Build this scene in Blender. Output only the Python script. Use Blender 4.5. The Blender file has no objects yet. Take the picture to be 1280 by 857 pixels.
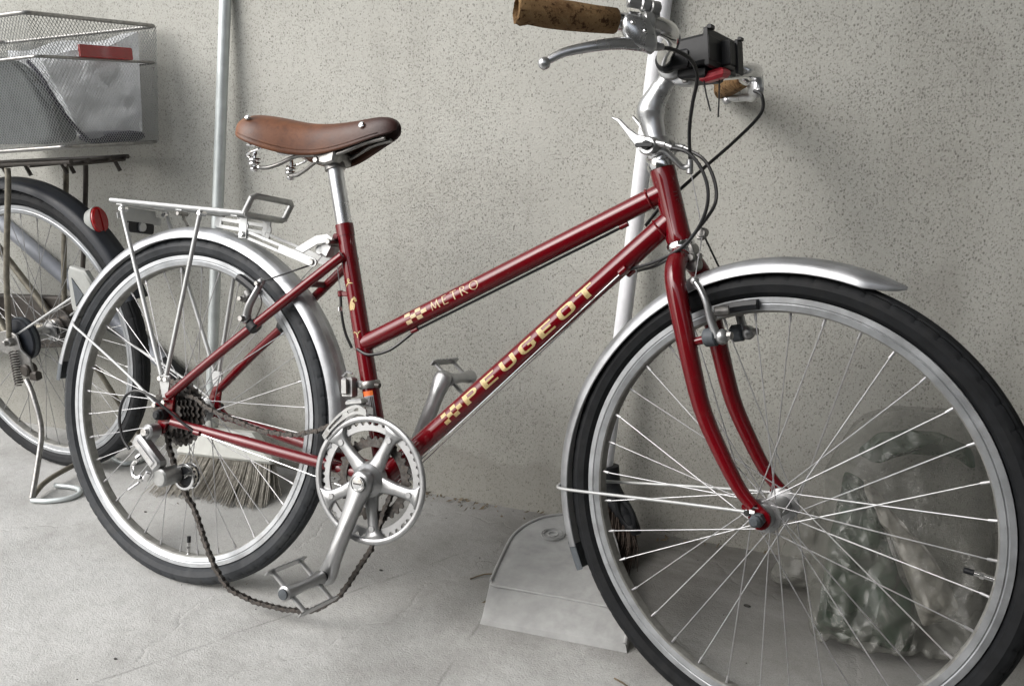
import bpy, bmesh, math, random
from mathutils import Vector, Matrix, noise as mnoise
rnd = random.Random(7)
PI = math.pi
sc = bpy.context.scene
col = sc.collection

# ------------------------------------------------------------------ camera
cam_d = bpy.data.cameras.new("camera")
cam = bpy.data.objects.new("camera", cam_d)
col.objects.link(cam)
R_ = (0.90992, 0.41407, -0.02421)
D_ = (0.09371, -0.26210, -0.96048)
F_ = (-0.40405, 0.87170, -0.27729)
cam.matrix_world = Matrix(((R_[0], -D_[0], -F_[0], 1.16845), (R_[1], -D_[1], -F_[1], -1.02822),
                           (R_[2], -D_[2], -F_[2], 0.85375), (0, 0, 0, 1)))
cam_d.sensor_width = 36
cam_d.lens = 30.31
cam_d.clip_start = 0.02
cam_d.clip_end = 300
sc.camera = cam

# ------------------------------------------------------------------ world, sun, exposure
SUN_EL, SUN_AZ = math.radians(41), math.radians(221)      # azimuth measured from +Y clockwise
world = bpy.data.worlds.new("World")
sc.world = world
world.use_nodes = True
wn = world.node_tree
bgn = wn.nodes["Background"]
sky = wn.nodes.new("ShaderNodeTexSky")
sky.sky_type = 'NISHITA'
sky.sun_disc = False
sky.sun_elevation = SUN_EL
sky.sun_rotation = SUN_AZ
sky.dust_density = 4.0
sky.ozone_density = 1.0
hs = wn.nodes.new('ShaderNodeHueSaturation'); hs.inputs['Saturation'].default_value = 0.35
wn.links.new(sky.outputs[0], hs.inputs['Color']); wn.links.new(hs.outputs[0], bgn.inputs[0])
bgn.inputs[1].default_value = 0.15
sun_d = bpy.data.lights.new("sun", 'SUN')
sun = bpy.data.objects.new("sun", sun_d)
col.objects.link(sun)
sun_d.energy = 1.1
sun_d.angle = math.radians(56)
sun_d.color = (1.0, 0.99, 0.97)
to_sun = Vector((math.sin(SUN_AZ) * math.cos(SUN_EL), math.cos(SUN_AZ) * math.cos(SUN_EL), math.sin(SUN_EL)))
sun.rotation_euler = to_sun.to_track_quat('Z', 'Y').to_euler()
sc.view_settings.view_transform = 'Standard'
sc.view_settings.look = 'None'
sc.view_settings.gamma = 1
sc.view_settings.exposure = 0.76

# ------------------------------------------------------------------ materials
class NT:
    def __init__(s, name):
        s.m = bpy.data.materials.new(name)
        s.m.use_nodes = True
        s.t = s.m.node_tree
        s.b = s.t.nodes["Principled BSDF"]
    def n(s, typ, **kw):
        nd = s.t.nodes.new(typ)
        for k, v in kw.items():
            if k in nd.inputs.keys():
                if hasattr(v, "is_output"):
                    s.t.links.new(v, nd.inputs[k])
                else:
                    nd.inputs[k].default_value = v
            else:
                setattr(nd, k, v)
        return nd
    def link(s, a, b):
        s.t.links.new(a, b)
    def coord(s):
        return s.n("ShaderNodeTexCoord").outputs["Object"]
    def noise(s, scale, detail=4, rough=0.55, vec=None, dist=0):
        nd = s.n("ShaderNodeTexNoise")
        nd.inputs["Scale"].default_value = scale
        nd.inputs["Detail"].default_value = detail
        nd.inputs["Roughness"].default_value = rough
        nd.inputs["Distortion"].default_value = dist
        s.link(vec if vec is not None else s.coord(), nd.inputs["Vector"])
        return nd.outputs["Fac"]
    def ramp(s, fac, stops):
        nd = s.n("ShaderNodeValToRGB")
        e = nd.color_ramp.elements
        e[0].position, e[0].color = stops[0][0], (*stops[0][1], 1) if len(stops[0][1]) == 3 else stops[0][1]
        e[1].position, e[1].color = stops[-1][0], (*stops[-1][1], 1)
        for p, c in stops[1:-1]:
            x = e.new(p)
            x.color = (*c, 1)
        s.link(fac, nd.inputs[0])
        return nd.outputs[0]
    def mix(s, fac, a, b, mode='MIX'):
        nd = s.n("ShaderNodeMix", data_type='RGBA', blend_type=mode)
        for i, v in ((0, fac), (6, a), (7, b)):
            if hasattr(v, "is_output"):
                s.link(v, nd.inputs[i])
            elif i == 0:
                nd.inputs[0].default_value = v
            else:
                nd.inputs[i].default_value = (*v, 1)
        return nd.outputs[2]
    def math(s, op, a, b=0.0, clamp=False):
        nd = s.n("ShaderNodeMath", operation=op, use_clamp=clamp)
        for i, v in ((0, a), (1, b)):
            if hasattr(v, "is_output"):
                s.link(v, nd.inputs[i])
            else:
                nd.inputs[i].default_value = v
        return nd.outputs[0]
    def bump(s, h, strength=0.5, dist=0.002, normal=None):
        nd = s.n("ShaderNodeBump")
        nd.inputs["Strength"].default_value = strength
        nd.inputs["Distance"].default_value = dist
        s.link(h, nd.inputs["Height"])
        if normal is not None:
            s.link(normal, nd.inputs["Normal"])
        return nd.outputs[0]
    def set(s, **kw):
        names = dict(color="Base Color", rough="Roughness", metal="Metallic", normal="Normal", coat="Coat Weight",
                     coat_rough="Coat Roughness", alpha="Alpha", trans="Transmission Weight", spec="Specular IOR Level", sheen="Sheen Weight")
        for k, v in kw.items():
            i = s.b.inputs[names[k]]
            if hasattr(v, "is_output"):
                s.link(v, i)
            elif k == "color":
                i.default_value = (*v, 1)
            else:
                i.default_value = v
        return s

def mat_wall():
    s = NT("stucco")
    c = s.coord()
    big = s.noise(1.1, 4, 0.6, c)
    mid = s.noise(8, 5, 0.65, c)
    col1 = s.mix(s.ramp(big, [(0.35, (0, 0, 0)), (0.68, (1, 1, 1))]), (0.414, 0.413, 0.380), (0.470, 0.469, 0.435))
    col1 = s.mix(s.math('MULTIPLY', s.ramp(mid, [(0.45, (0, 0, 0)), (0.8, (1, 1, 1))]), 0.6), col1, (0.37, 0.368, 0.338))
    stv = s.n('ShaderNodeMapping'); stv.inputs['Scale'].default_value = (7, 7, 0.55); s.link(c, stv.inputs[0])
    strk = s.noise(1.0, 5, 0.65, stv.outputs[0])
    col1 = s.mix(s.math('MULTIPLY', s.ramp(strk, [(0.52, (0, 0, 0)), (0.72, (1, 1, 1))]), 0.35), col1, (0.30, 0.295, 0.265))
    # small pits of the sprayed coat, some cells only, their shadow painted in as dark colour
    mp = s.n("ShaderNodeMapping"); mp.inputs["Scale"].default_value = (1, 1, 0.72)
    s.link(c, mp.inputs[0])
    def pits(scale, keep, r0, r1):
        v = s.n("ShaderNodeTexVoronoi", feature='F1')
        v.inputs["Scale"].default_value = scale
        s.link(mp.outputs[0], v.inputs["Vector"])
        se = s.n("ShaderNodeSeparateColor"); s.link(v.outputs["Color"], se.inputs[0])
        dens = s.math('ADD', se.outputs[0], s.math('MULTIPLY', s.math('SUBTRACT', s.noise(2.6, 5, 0.65, c), 0.5), 1.7))
        sel = s.ramp(dens, [(keep, (0, 0, 0)), (keep + .06, (1, 1, 1))])
        dd = s.math('ADD', v.outputs["Distance"], s.math('MULTIPLY', s.math('SUBTRACT', s.noise(420, 2, 0.5, c), 0.5), 0.5))
        return s.math('MULTIPLY', sel, s.ramp(dd, [(r0, (1, 1, 1)), (r1, (0, 0, 0))]))
    p1 = pits(215, 0.62, 0.10, 0.42); p2 = pits(380, 0.42, 0.14, 0.50)
    pit = s.math('MAXIMUM', p1, s.math('MULTIPLY', p2, 0.75))
    col2 = s.mix(s.math('MULTIPLY', pit, 0.72), col1, (0.11, 0.108, 0.09))
    fine = s.noise(380, 3, 0.65, c)
    col2 = s.mix(0.45, col2, s.ramp(fine, [(0.3, (0.74, 0.74, 0.74)), (0.7, (1.12, 1.12, 1.12))]), 'MULTIPLY')
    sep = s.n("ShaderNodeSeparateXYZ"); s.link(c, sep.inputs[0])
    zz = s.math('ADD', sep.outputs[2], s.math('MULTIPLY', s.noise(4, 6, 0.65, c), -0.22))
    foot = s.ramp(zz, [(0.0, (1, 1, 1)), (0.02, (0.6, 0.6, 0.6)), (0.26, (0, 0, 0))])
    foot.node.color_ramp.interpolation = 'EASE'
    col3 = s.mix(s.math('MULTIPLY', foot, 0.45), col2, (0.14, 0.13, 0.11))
    st = s.noise(4.5, 2, 0.4, c)
    col3 = s.mix(s.math('MULTIPLY', s.ramp(st, [(0.70, (0, 0, 0)), (0.76, (1, 1, 1))]), 0.25), col3, (0.2, 0.19, 0.17))
    h = s.math('ADD', s.math('MULTIPLY', s.noise(230, 3, 0.6, c), 0.9), s.math('MULTIPLY', fine, 0.5))
    h = s.math('SUBTRACT', h, s.math('MULTIPLY', pit, 0.8))
    s.set(color=col3, rough=0.92, spec=0.2, normal=s.bump(h, 0.42, 0.0024))
    return s.m

def mat_floor():
    s = NT("concrete")
    c = s.coord()
    a = s.noise(1.1, 6, 0.6, c); b = s.noise(6, 6, 0.65, c); d = s.noise(55, 4, 0.6, c); e = s.noise(320, 3, 0.6, c)
    c1 = s.mix(s.ramp(a, [(0.35, (0, 0, 0)), (0.65, (1, 1, 1))]), (0.40, 0.403, 0.394), (0.53, 0.533, 0.522))
    c1 = s.mix(s.math('MULTIPLY', s.ramp(b, [(0.5, (0, 0, 0)), (0.75, (1, 1, 1))]), 0.7), c1, (0.31, 0.308, 0.295))
    c1 = s.mix(s.math('MULTIPLY', s.ramp(d, [(0.52, (0, 0, 0)), (0.72, (1, 1, 1))]), 0.45), c1, (0.31, 0.308, 0.298))
    c1 = s.mix(s.math('MULTIPLY', s.ramp(e, [(0.3, (1, 1, 1)), (0.45, (0, 0, 0))]), 0.5), c1, (0.21, 0.207, 0.198))
    c1 = s.mix(s.math('MULTIPLY', s.ramp(e, [(0.6, (0, 0, 0)), (0.75, (1, 1, 1))]), 0.45), c1, (0.64, 0.64, 0.625))
    # grime collected towards the wall, darkened further towards the right hand bicycle wheel
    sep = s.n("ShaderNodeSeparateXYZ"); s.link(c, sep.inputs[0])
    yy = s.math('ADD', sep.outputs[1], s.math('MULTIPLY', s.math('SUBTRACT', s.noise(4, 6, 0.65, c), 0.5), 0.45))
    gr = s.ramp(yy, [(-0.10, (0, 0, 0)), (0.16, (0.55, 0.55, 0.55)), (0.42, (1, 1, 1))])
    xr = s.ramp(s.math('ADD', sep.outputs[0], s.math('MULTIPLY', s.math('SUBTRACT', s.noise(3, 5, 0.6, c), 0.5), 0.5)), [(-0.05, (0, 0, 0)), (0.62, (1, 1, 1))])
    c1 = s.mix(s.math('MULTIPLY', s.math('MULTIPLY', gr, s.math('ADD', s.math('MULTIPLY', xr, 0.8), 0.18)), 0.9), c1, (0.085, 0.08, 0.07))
    c1 = s.mix(s.math('MULTIPLY', s.ramp(s.noise(2.7, 7, 0.72, c, dist=0.6), [(0.50, (0, 0, 0)), (0.66, (1, 1, 1))]), 0.36), c1, (0.265, 0.262, 0.25))
    # two shallow construction joints
    def joint(x0, y0, x1, y1, wd):
        L = math.hypot(x1 - x0, y1 - y0); nx, ny = -(y1 - y0) / L, (x1 - x0) / L
        dd = s.math('ADD', s.math('MULTIPLY', sep.outputs[0], nx), s.math('MULTIPLY', sep.outputs[1], ny))
        dd = s.math('SUBTRACT', dd, x0 * nx + y0 * ny)
        dd = s.math('ABSOLUTE', s.math('ADD', dd, s.math('MULTIPLY', s.math('SUBTRACT', s.noise(14, 5, 0.6, c), 0.5), 0.02)))
        return s.math('MULTIPLY', s.ramp(dd, [(0.0, (1, 1, 1)), (wd, (0, 0, 0))]), s.ramp(s.noise(11, 4, 0.6, c), [(0.40, (0, 0, 0)), (0.58, (1, 1, 1))]))
    jn = s.math('MAXIMUM', joint(.588, -.078, .566, .245, .004), joint(.117, -.245, .203, -.105, .003))
    c1 = s.mix(s.math('MULTIPLY', jn, 0.5), c1, (0.13, 0.13, 0.12))
    # hairline cracks
    vo = s.n("ShaderNodeTexVoronoi", feature='DISTANCE_TO_EDGE')
    vo.inputs["Scale"].default_value = 1.3
    nz = s.n("ShaderNodeTexNoise"); nz.inputs["Scale"].default_value = 7; nz.inputs["Detail"].default_value = 6
    s.link(c, nz.inputs["Vector"])
    ad = s.n("ShaderNodeVectorMath", operation='ADD'); sc_ = s.n("ShaderNodeVectorMath", operation='SCALE')
    s.link(nz.outputs["Color"], sc_.inputs[0]); sc_.inputs["Scale"].default_value = 0.16
    s.link(c, ad.inputs[0]); s.link(sc_.outputs[0], ad.inputs[1]); s.link(ad.outputs[0], vo.inputs["Vector"])
    crack = s.ramp(vo.outputs["Distance"], [(0.0, (1, 1, 1)), (0.006, (0, 0, 0))])
    c1 = s.mix(s.math('MULTIPLY', crack, s.math('MULTIPLY', s.ramp(b, [(0.5, (0, 0, 0)), (0.68, (1, 1, 1))]), 0.22)), c1, (0.16, 0.16, 0.15))
    sp = s.noise(700, 2, 0.6, c)
    c1 = s.mix(0.55, c1, s.ramp(sp, [(0.33, (0.60, 0.60, 0.60)), (0.67, (1.18, 1.18, 1.18))]), 'MULTIPLY')
    tro = s.n('ShaderNodeMapping'); tro.inputs['Scale'].default_value = (2.2, 9, 1); tro.inputs['Rotation'].default_value = (0, 0, 0.5); s.link(c, tro.inputs[0])
    tr = s.noise(1.6, 6, 0.7, tro.outputs[0])
    c1 = s.mix(s.math('MULTIPLY', s.ramp(tr, [(0.5, (0, 0, 0)), (0.72, (1, 1, 1))]), 0.35), c1, (0.30, 0.30, 0.29))
    h = s.math('ADD', s.math('MULTIPLY', e, 0.6), s.math('MULTIPLY', d, 0.7))
    h = s.math('SUBTRACT', h, s.math('MULTIPLY', crack, 0.4))
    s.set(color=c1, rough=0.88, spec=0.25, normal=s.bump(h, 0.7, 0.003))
    return s.m

def simple(name, color, rough=0.5, metal=0.0, var=0.0, nscale=60, bump=0.0, bdist=0.0005, coat=0.0, dirt=None, dscale=14, rvar=0.0, spec=0.5):
    s = NT(name)
    c = s.coord()
    colr = color
    if var:
        nf = s.noise(nscale, 5, 0.6, c)
        colr = s.mix(s.ramp(nf, [(0.32, (0, 0, 0)), (0.68, (1, 1, 1))]), tuple(x * (1 - var) for x in color), tuple(min(1, x * (1 + var)) for x in color))
    if dirt:
        df = s.noise(dscale, 6, 0.7, c)
        colr = s.mix(s.math('MULTIPLY', s.ramp(df, [(0.5, (0, 0, 0)), (0.72, (1, 1, 1))]), dirt[1]), colr, dirt[0])
    s.set(color=colr, rough=rough, metal=metal, coat=coat, coat_rough=0.08, spec=spec)
    if rvar:
        rf = s.noise(nscale * 0.5, 5, 0.65, c)
        lo, hi = max(0, rough - rvar), min(1, rough + rvar)
        s.set(rough=s.ramp(rf, [(0.3, (lo,) * 3), (0.7, (hi,) * 3)]))
    if bump:
        s.set(normal=s.bump(s.noise(nscale * 3, 4, 0.6, c), bump, bdist))
    return s.m

M = {}
M['wall'] = mat_wall()
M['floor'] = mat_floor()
def mat_red():
    s = NT('red_enamel'); c = s.coord()
    fl = s.noise(900, 2, 0.5, c); b = s.noise(9, 6, 0.7, c); ch = s.noise(130, 3, 0.6, c); cl = s.noise(7, 3, 0.6, c)
    cc = s.mix(s.ramp(fl, [(0.32, (0, 0, 0)), (0.68, (1, 1, 1))]), (0.108, 0.0008, 0.0038), (0.146, 0.0013, 0.0054))
    cc = s.mix(s.math('MULTIPLY', s.ramp(b, [(0.48, (0, 0, 0)), (0.75, (1, 1, 1))]), 0.35), cc, (0.075, 0.008, 0.009))
    chip = s.math('MULTIPLY', s.ramp(ch, [(0.70, (0, 0, 0)), (0.73, (1, 1, 1))]), s.ramp(cl, [(0.50, (0, 0, 0)), (0.62, (1, 1, 1))]))
    cc = s.mix(s.math('MULTIPLY', chip, 0.8), cc, (0.16, 0.12, 0.11))
    dust = s.math('MULTIPLY', s.ramp(s.noise(30, 6, 0.75, c), [(0.55, (0, 0, 0)), (0.75, (1, 1, 1))]), 0.035)
    cc = s.mix(dust, cc, (0.32, 0.26, 0.24))
    s.set(color=cc, rough=s.ramp(b, [(0.3, (0.22,) * 3), (0.7, (0.32,) * 3)]), coat=1.0, coat_rough=0.035, spec=0.06)
    return s.m
M['red'] = mat_red()
M['darkred'] = simple('worn_red_enamel', (0.085, 0.008, 0.011), 0.45, 0.1, 0.25, 150, dirt=((0.03, 0.02, 0.02), 0.8), dscale=60)
M['gold'] = simple('gold_transfer', (0.50, 0.385, 0.185), 0.45, 0.15, 0.2, 300, dirt=((0.30, 0.20, 0.10), 0.5), dscale=160)
M['cream'] = simple('cream_transfer', (0.60, 0.46, 0.28), 0.5, 0.0, 0.15, 300, dirt=((0.36, 0.24, 0.14), 0.5), dscale=200)
M['alu'] = simple('brushed_aluminium', (0.42, 0.425, 0.43), 0.38, 0.85, 0.10, 40, bump=0.06, dirt=((0.26, 0.26, 0.26), 0.5), dscale=20, rvar=0.1)
M['bright'] = simple('polished_alloy', (0.60, 0.61, 0.62), 0.30, 0.9, 0.08, 40, dirt=((0.40, 0.40, 0.40), 0.5), dscale=25, rvar=0.1)
M['fender'] = simple('fender_aluminium', (0.40, 0.41, 0.425), 0.43, 0.8, 0.12, 25, bump=0.05, dirt=((0.28, 0.28, 0.28), 0.6), dscale=18, rvar=0.12)
M['rim'] = simple('rim_aluminium', (0.38, 0.395, 0.41), 0.40, 0.75, 0.10, 50, dirt=((0.26, 0.26, 0.26), 0.6), dscale=30, rvar=0.1)
M['rimin'] = simple('dusty_rim_aluminium', (0.26, 0.26, 0.245), 0.6, 0.35, 0.2, 70, dirt=((0.14, 0.13, 0.12), 0.7), dscale=40)
M['chrome'] = simple('chrome', (0.78, 0.78, 0.78), 0.14, 1.0, 0.05, 60, rvar=0.06, dirt=((0.4, 0.38, 0.35), 0.4), dscale=70)
M['silver'] = simple('silver_paint', (0.44, 0.45, 0.45), 0.40, 0.35, 0.06, 80, dirt=((0.36, 0.35, 0.34), 0.5), dscale=40)
M['spoke'] = simple('stainless_spoke', (0.48, 0.48, 0.49), 0.50, 0.8, 0.12, 80)
M['dullspoke'] = simple('dull_spoke', (0.30, 0.30, 0.30), 0.45, 0.7, 0.2, 80)
M['steel'] = simple('dark_chain_steel', (0.075, 0.070, 0.066), 0.5, 0.7, 0.5, 200, dirt=((0.10, 0.065, 0.04), 0.5), dscale=120)
M['greysteel'] = simple('worn_steel', (0.30, 0.295, 0.285), 0.40, 0.85, 0.3, 120, dirt=((0.15, 0.13, 0.11), 0.5), dscale=60)
M['midsteel'] = simple('dull_cast_alloy', (0.36, 0.365, 0.36), 0.42, 0.75, 0.15, 60, dirt=((0.2, 0.2, 0.19), 0.5), dscale=50)
M['tyre'] = simple('tyre_rubber', (0.009, 0.010, 0.0115), 0.66, 0.0, 0.3, 60, bump=0.2, bdist=0.0006, dirt=((0.024, 0.024, 0.0235), 0.5), dscale=26, spec=0.25)
M['oldtyre'] = simple('dusty_tyre_rubber', (0.026, 0.029, 0.033), 0.64, 0.0, 0.25, 60, bump=0.2, bdist=0.0006, dirt=((0.065, 0.065, 0.063), 0.5), dscale=26, spec=0.35)
M['black'] = simple('black_plastic', (0.009, 0.010, 0.012), 0.48, 0.0, 0.2, 200, bump=0.05, spec=0.4)
M['cable'] = simple('black_cable', (0.012, 0.012, 0.013), 0.38, 0.0, 0.2, 200)
M['rubber'] = simple('grey_rubber', (0.07, 0.08, 0.09), 0.6, 0.0, 0.2, 150)
M['navy'] = simple('black_fender_paint', (0.013, 0.016, 0.022), 0.45, 0.0, 0.2, 30, dirt=((0.04, 0.04, 0.04), 0.4), dscale=9, rvar=0.1, spec=0.35)
M['reflector'] = simple('red_reflector', (0.32, 0.008, 0.010), 0.22, 0.0, 0.1, 100, coat=0.5)
M['redclip'] = simple('red_plastic', (0.55, 0.03, 0.05), 0.4)
M['palegrey'] = simple('pale_grey_plastic', (0.33, 0.34, 0.325), 0.5, 0.0, 0.1, 40, dirt=((0.22, 0.215, 0.2), 0.5))
M['olive'] = simple('olive_steel_tube', (0.20, 0.185, 0.15), 0.45, 0.55, 0.3, 60, dirt=((0.10, 0.08, 0.06), 0.6), dscale=40)
M['brownblack'] = simple('brown_black_steel', (0.045, 0.038, 0.032), 0.5, 0.2, 0.3, 60)
M['galv'] = simple('galvanised_tube', (0.56, 0.60, 0.60), 0.42, 0.40, 0.10, 30, dirt=((0.42, 0.46, 0.46), 0.6), dscale=24, rvar=0.1)
M['white'] = simple('white_coated_tube', (0.74, 0.75, 0.78), 0.42, 0.0, 0.05, 40, dirt=((0.55, 0.55, 0.55), 0.35), dscale=14)
M['bluegrey'] = simple('bluish_grey_tube', (0.24, 0.255, 0.285), 0.5, 0.2, 0.08, 40)
M['ivory'] = simple('greyed_white_plastic', (0.52, 0.53, 0.50), 0.5, 0.0, 0.08, 30, dirt=((0.34, 0.33, 0.30), 0.5), dscale=18)
M['bristle'] = simple('grey_brown_bristle', (0.305, 0.29, 0.255), 0.7, 0.0, 0.35, 130)
M['rustbristle'] = simple('brown_bristle', (0.045, 0.032, 0.024), 0.85, 0.0, 0.4, 130)
M['pan'] = simple('dusty_grey_plastic', (0.345, 0.350, 0.348), 0.60, 0.0, 0.14, 22, bump=0.15, bdist=0.0006, dirt=((0.20, 0.20, 0.195), 0.5), dscale=13, spec=0.3)
M['clothgrey'] = simple('grey_bag_cloth', (0.19, 0.205, 0.205), 0.85, 0.0, 0.18, 40, bump=0.3, bdist=0.002, spec=0.2)
M['purple'] = simple('dark_edging', (0.03, 0.025, 0.05), 0.7)
M['orange'] = simple('orange_sticker', (0.75, 0.16, 0.03), 0.5)
M['label'] = simple('grey_sticker', (0.30, 0.30, 0.32), 0.5)
M['labeldark'] = simple('sticker_print', (0.05, 0.045, 0.04), 0.5)
M['blocker'] = simple('dark_grey_blocker', (0.12, 0.12, 0.115), 0.9, 0.0, 0.12, 2)  # for the added light-blocking slabs, dark to cut bounce

def mat_leather():
    s = NT("brown_leather"); c = s.coord()
    sep = s.n("ShaderNodeSeparateXYZ"); s.link(c, sep.inputs[0])
    nz = s.noise(17, 7, 0.72, c); fine = s.noise(160, 4, 0.6, c)
    cc = s.mix(s.ramp(nz, [(0.35, (0, 0, 0)), (0.7, (1, 1, 1))]), (0.075, 0.026, 0.012), (0.190, 0.075, 0.034))
    # the front half is a much darker, older tan; the tail corner is rubbed pale
    xx = s.math('ADD', sep.outputs[0], s.math('MULTIPLY', s.math('SUBTRACT', nz, 0.5), 0.10))
    cc = s.mix(s.ramp(xx, [(0.27, (0, 0, 0)), (0.38, (1, 1, 1))]), cc, (0.035, 0.014, 0.012))
    cc = s.mix(s.math('MULTIPLY', s.ramp(xx, [(0.115, (1, 1, 1)), (0.15, (0, 0, 0))]), 0.55), cc, (0.34, 0.17, 0.09))
    cc = s.mix(s.math('MULTIPLY', s.ramp(fine, [(0.5, (0, 0, 0)), (0.7, (1, 1, 1))]), 0.35), cc, (0.05, 0.02, 0.012))
    s.set(color=cc, rough=s.ramp(nz, [(0.3, (0.38,) * 3), (0.7, (0.55,) * 3)]), normal=s.bump(s.math('ADD', s.noise(420, 3, 0.6, c), s.noise(60, 4, 0.6, c)), 0.2, 0.001), spec=0.4)
    return s.m
M['leather'] = mat_leather()

def mat_cork():
    s = NT("cork"); c = s.coord()
    a = s.noise(140, 5, 0.7, c); b = s.noise(35, 4, 0.6, c)
    cc = s.mix(s.ramp(b, [(0.35, (0, 0, 0)), (0.65, (1, 1, 1))]), (0.140, 0.080, 0.036), (0.215, 0.135, 0.064))
    cc = s.mix(s.ramp(a, [(0.52, (0, 0, 0)), (0.62, (1, 1, 1))]), cc, (0.055, 0.027, 0.011))
    cc = s.mix(s.math('MULTIPLY', s.ramp(a, [(0.33, (1, 1, 1)), (0.42, (0, 0, 0))]), 0.6), cc, (0.24, 0.17, 0.09))
    s.set(color=cc, rough=0.85, normal=s.bump(a, 0.8, 0.002), spec=0.2)
    return s.m
M['cork'] = mat_cork()

def mat_film(name, colr, alpha, rough, edge=0.45, bs=0.8):
    s = NT(name); c = s.coord()
    n1 = s.noise(13, 5, 0.6, c, dist=2.2); n2 = s.noise(45, 5, 0.65, c, dist=1.6)
    v = s.n("ShaderNodeTexVoronoi", feature='DISTANCE_TO_EDGE'); v.inputs["Scale"].default_value = 26
    wv = s.n("ShaderNodeVectorMath", operation='ADD'); ws = s.n("ShaderNodeVectorMath", operation='SCALE'); nn = s.n("ShaderNodeTexNoise"); nn.inputs["Scale"].default_value = 10
    s.link(c, nn.inputs["Vector"]); s.link(nn.outputs["Color"], ws.inputs[0]); ws.inputs["Scale"].default_value = 0.08
    s.link(c, wv.inputs[0]); s.link(ws.outputs[0], wv.inputs[1]); s.link(wv.outputs[0], v.inputs["Vector"])
    crease = s.ramp(v.outputs["Distance"], [(0.0, (0, 0, 0)), (0.12, (1, 1, 1))])
    rg = s.math('ABSOLUTE', s.math('SUBTRACT', s.noise(8, 4, 0.6, c, dist=2.8), 0.5)); rg2 = s.math('ABSOLUTE', s.math('SUBTRACT', s.noise(22, 4, 0.6, c, dist=1.8), 0.5))
    h = s.math('ADD', s.math('ADD', s.math('MULTIPLY', n1, 0.4), s.math('MULTIPLY', rg, 2.2)), s.math('ADD', s.math('MULTIPLY', rg2, 0.9), s.math('MULTIPLY', crease, 0.12)))
    lw = s.n("ShaderNodeLayerWeight"); lw.inputs["Blend"].default_value = 0.5
    a = s.math('ADD', s.ramp(n1, [(0.3, (alpha * 0.6,) * 3), (0.7, (alpha * 1.4,) * 3)]), s.math('MULTIPLY', s.math('POWER', lw.outputs["Facing"], 2.0), edge), True)
    s.set(color=colr, rough=rough, normal=s.bump(h, bs, 0.014), alpha=a, spec=0.6 if rough < .3 else .3)
    return s.m
M['film'] = mat_film('grey_plastic_film', (0.215, 0.216, 0.195), 0.34, 0.24, 0.35, 0.22)
M['filmpale'] = mat_film('pale_clear_film', (0.42, 0.43, 0.41), 0.34, 0.12, 0.45, 0.9)
M['whitefilm'] = mat_film('white_plastic_film', (0.58, 0.60, 0.62), 0.62, 0.5, 0.3, .35)
M['green'] = simple('dark_green_sheeting', (0.022, 0.036, 0.024), 0.28, 0.0, 0.5, 14, bump=0.35, bdist=0.012)
M['foil'] = simple('crumpled_grey_wrapping', (0.30, 0.285, 0.25), 0.32, 0.2, 0.4, 40, bump=0.7, bdist=0.006)
def mat_crumple(name, c0, c1, rough, scale, metal=0.0, st=1.0):
    s = NT(name); c = s.coord()
    wv = s.n("ShaderNodeVectorMath", operation='ADD'); ws = s.n("ShaderNodeVectorMath", operation='SCALE'); nn = s.n("ShaderNodeTexNoise"); nn.inputs["Scale"].default_value = scale * .4
    s.link(c, nn.inputs["Vector"]); s.link(nn.outputs["Color"], ws.inputs[0]); ws.inputs["Scale"].default_value = 1.2 / scale
    s.link(c, wv.inputs[0]); s.link(ws.outputs[0], wv.inputs[1])
    h = None
    for k, a in ((1, 1.0), (2.3, .55), (5.1, .25)):
        v = s.n("ShaderNodeTexVoronoi", feature='F1'); v.inputs["Scale"].default_value = scale * k; s.link(wv.outputs[0], v.inputs["Vector"])
        t = s.math('MULTIPLY', v.outputs["Distance"], a); h = t if h is None else s.math('ADD', h, t)
    n = s.noise(scale * .6, 5, .65, c)
    s.set(color=s.mix(s.ramp(n, [(.35, (0, 0, 0)), (.65, (1, 1, 1))]), c0, c1), rough=rough, metal=metal, normal=s.bump(h, st, .5 / scale), spec=.6)
    return s.m
def mat_sheet(name, c0, c1):
    s = NT(name); c = s.coord()
    def rid(sc_, d): 
        return s.math('ABSOLUTE', s.math('SUBTRACT', s.noise(sc_, 3, .55, c, dist=d), .5))
    h = s.math('ADD', rid(9, 2.5), s.math('MULTIPLY', rid(24, 1.5), .5))
    n = s.noise(10, 5, .65, c, dist=1.5)
    s.set(color=s.mix(s.ramp(n, [(.38, (0, 0, 0)), (.62, (1, 1, 1))]), c0, c1), rough=.22, normal=s.bump(h, 1.0, .05), spec=.7)
    return s.m
M['green'] = simple('dark_green_sheeting', (0.012, 0.034, 0.017), 0.26, 0.0, 0.6, 16, spec=0.6)
M['foil'] = simple('crumpled_grey_wrapping', (0.25, 0.24, 0.21), 0.34, 0.1, 0.35, 40, spec=0.6)
M['leaf'] = simple('dead_leaf', (0.125, 0.098, 0.062), 0.9, 0.0, 0.5, 60)
M['grit'] = simple('dark_grit', (0.05, 0.048, 0.045), 0.9, 0.0, 0.4, 200)

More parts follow.
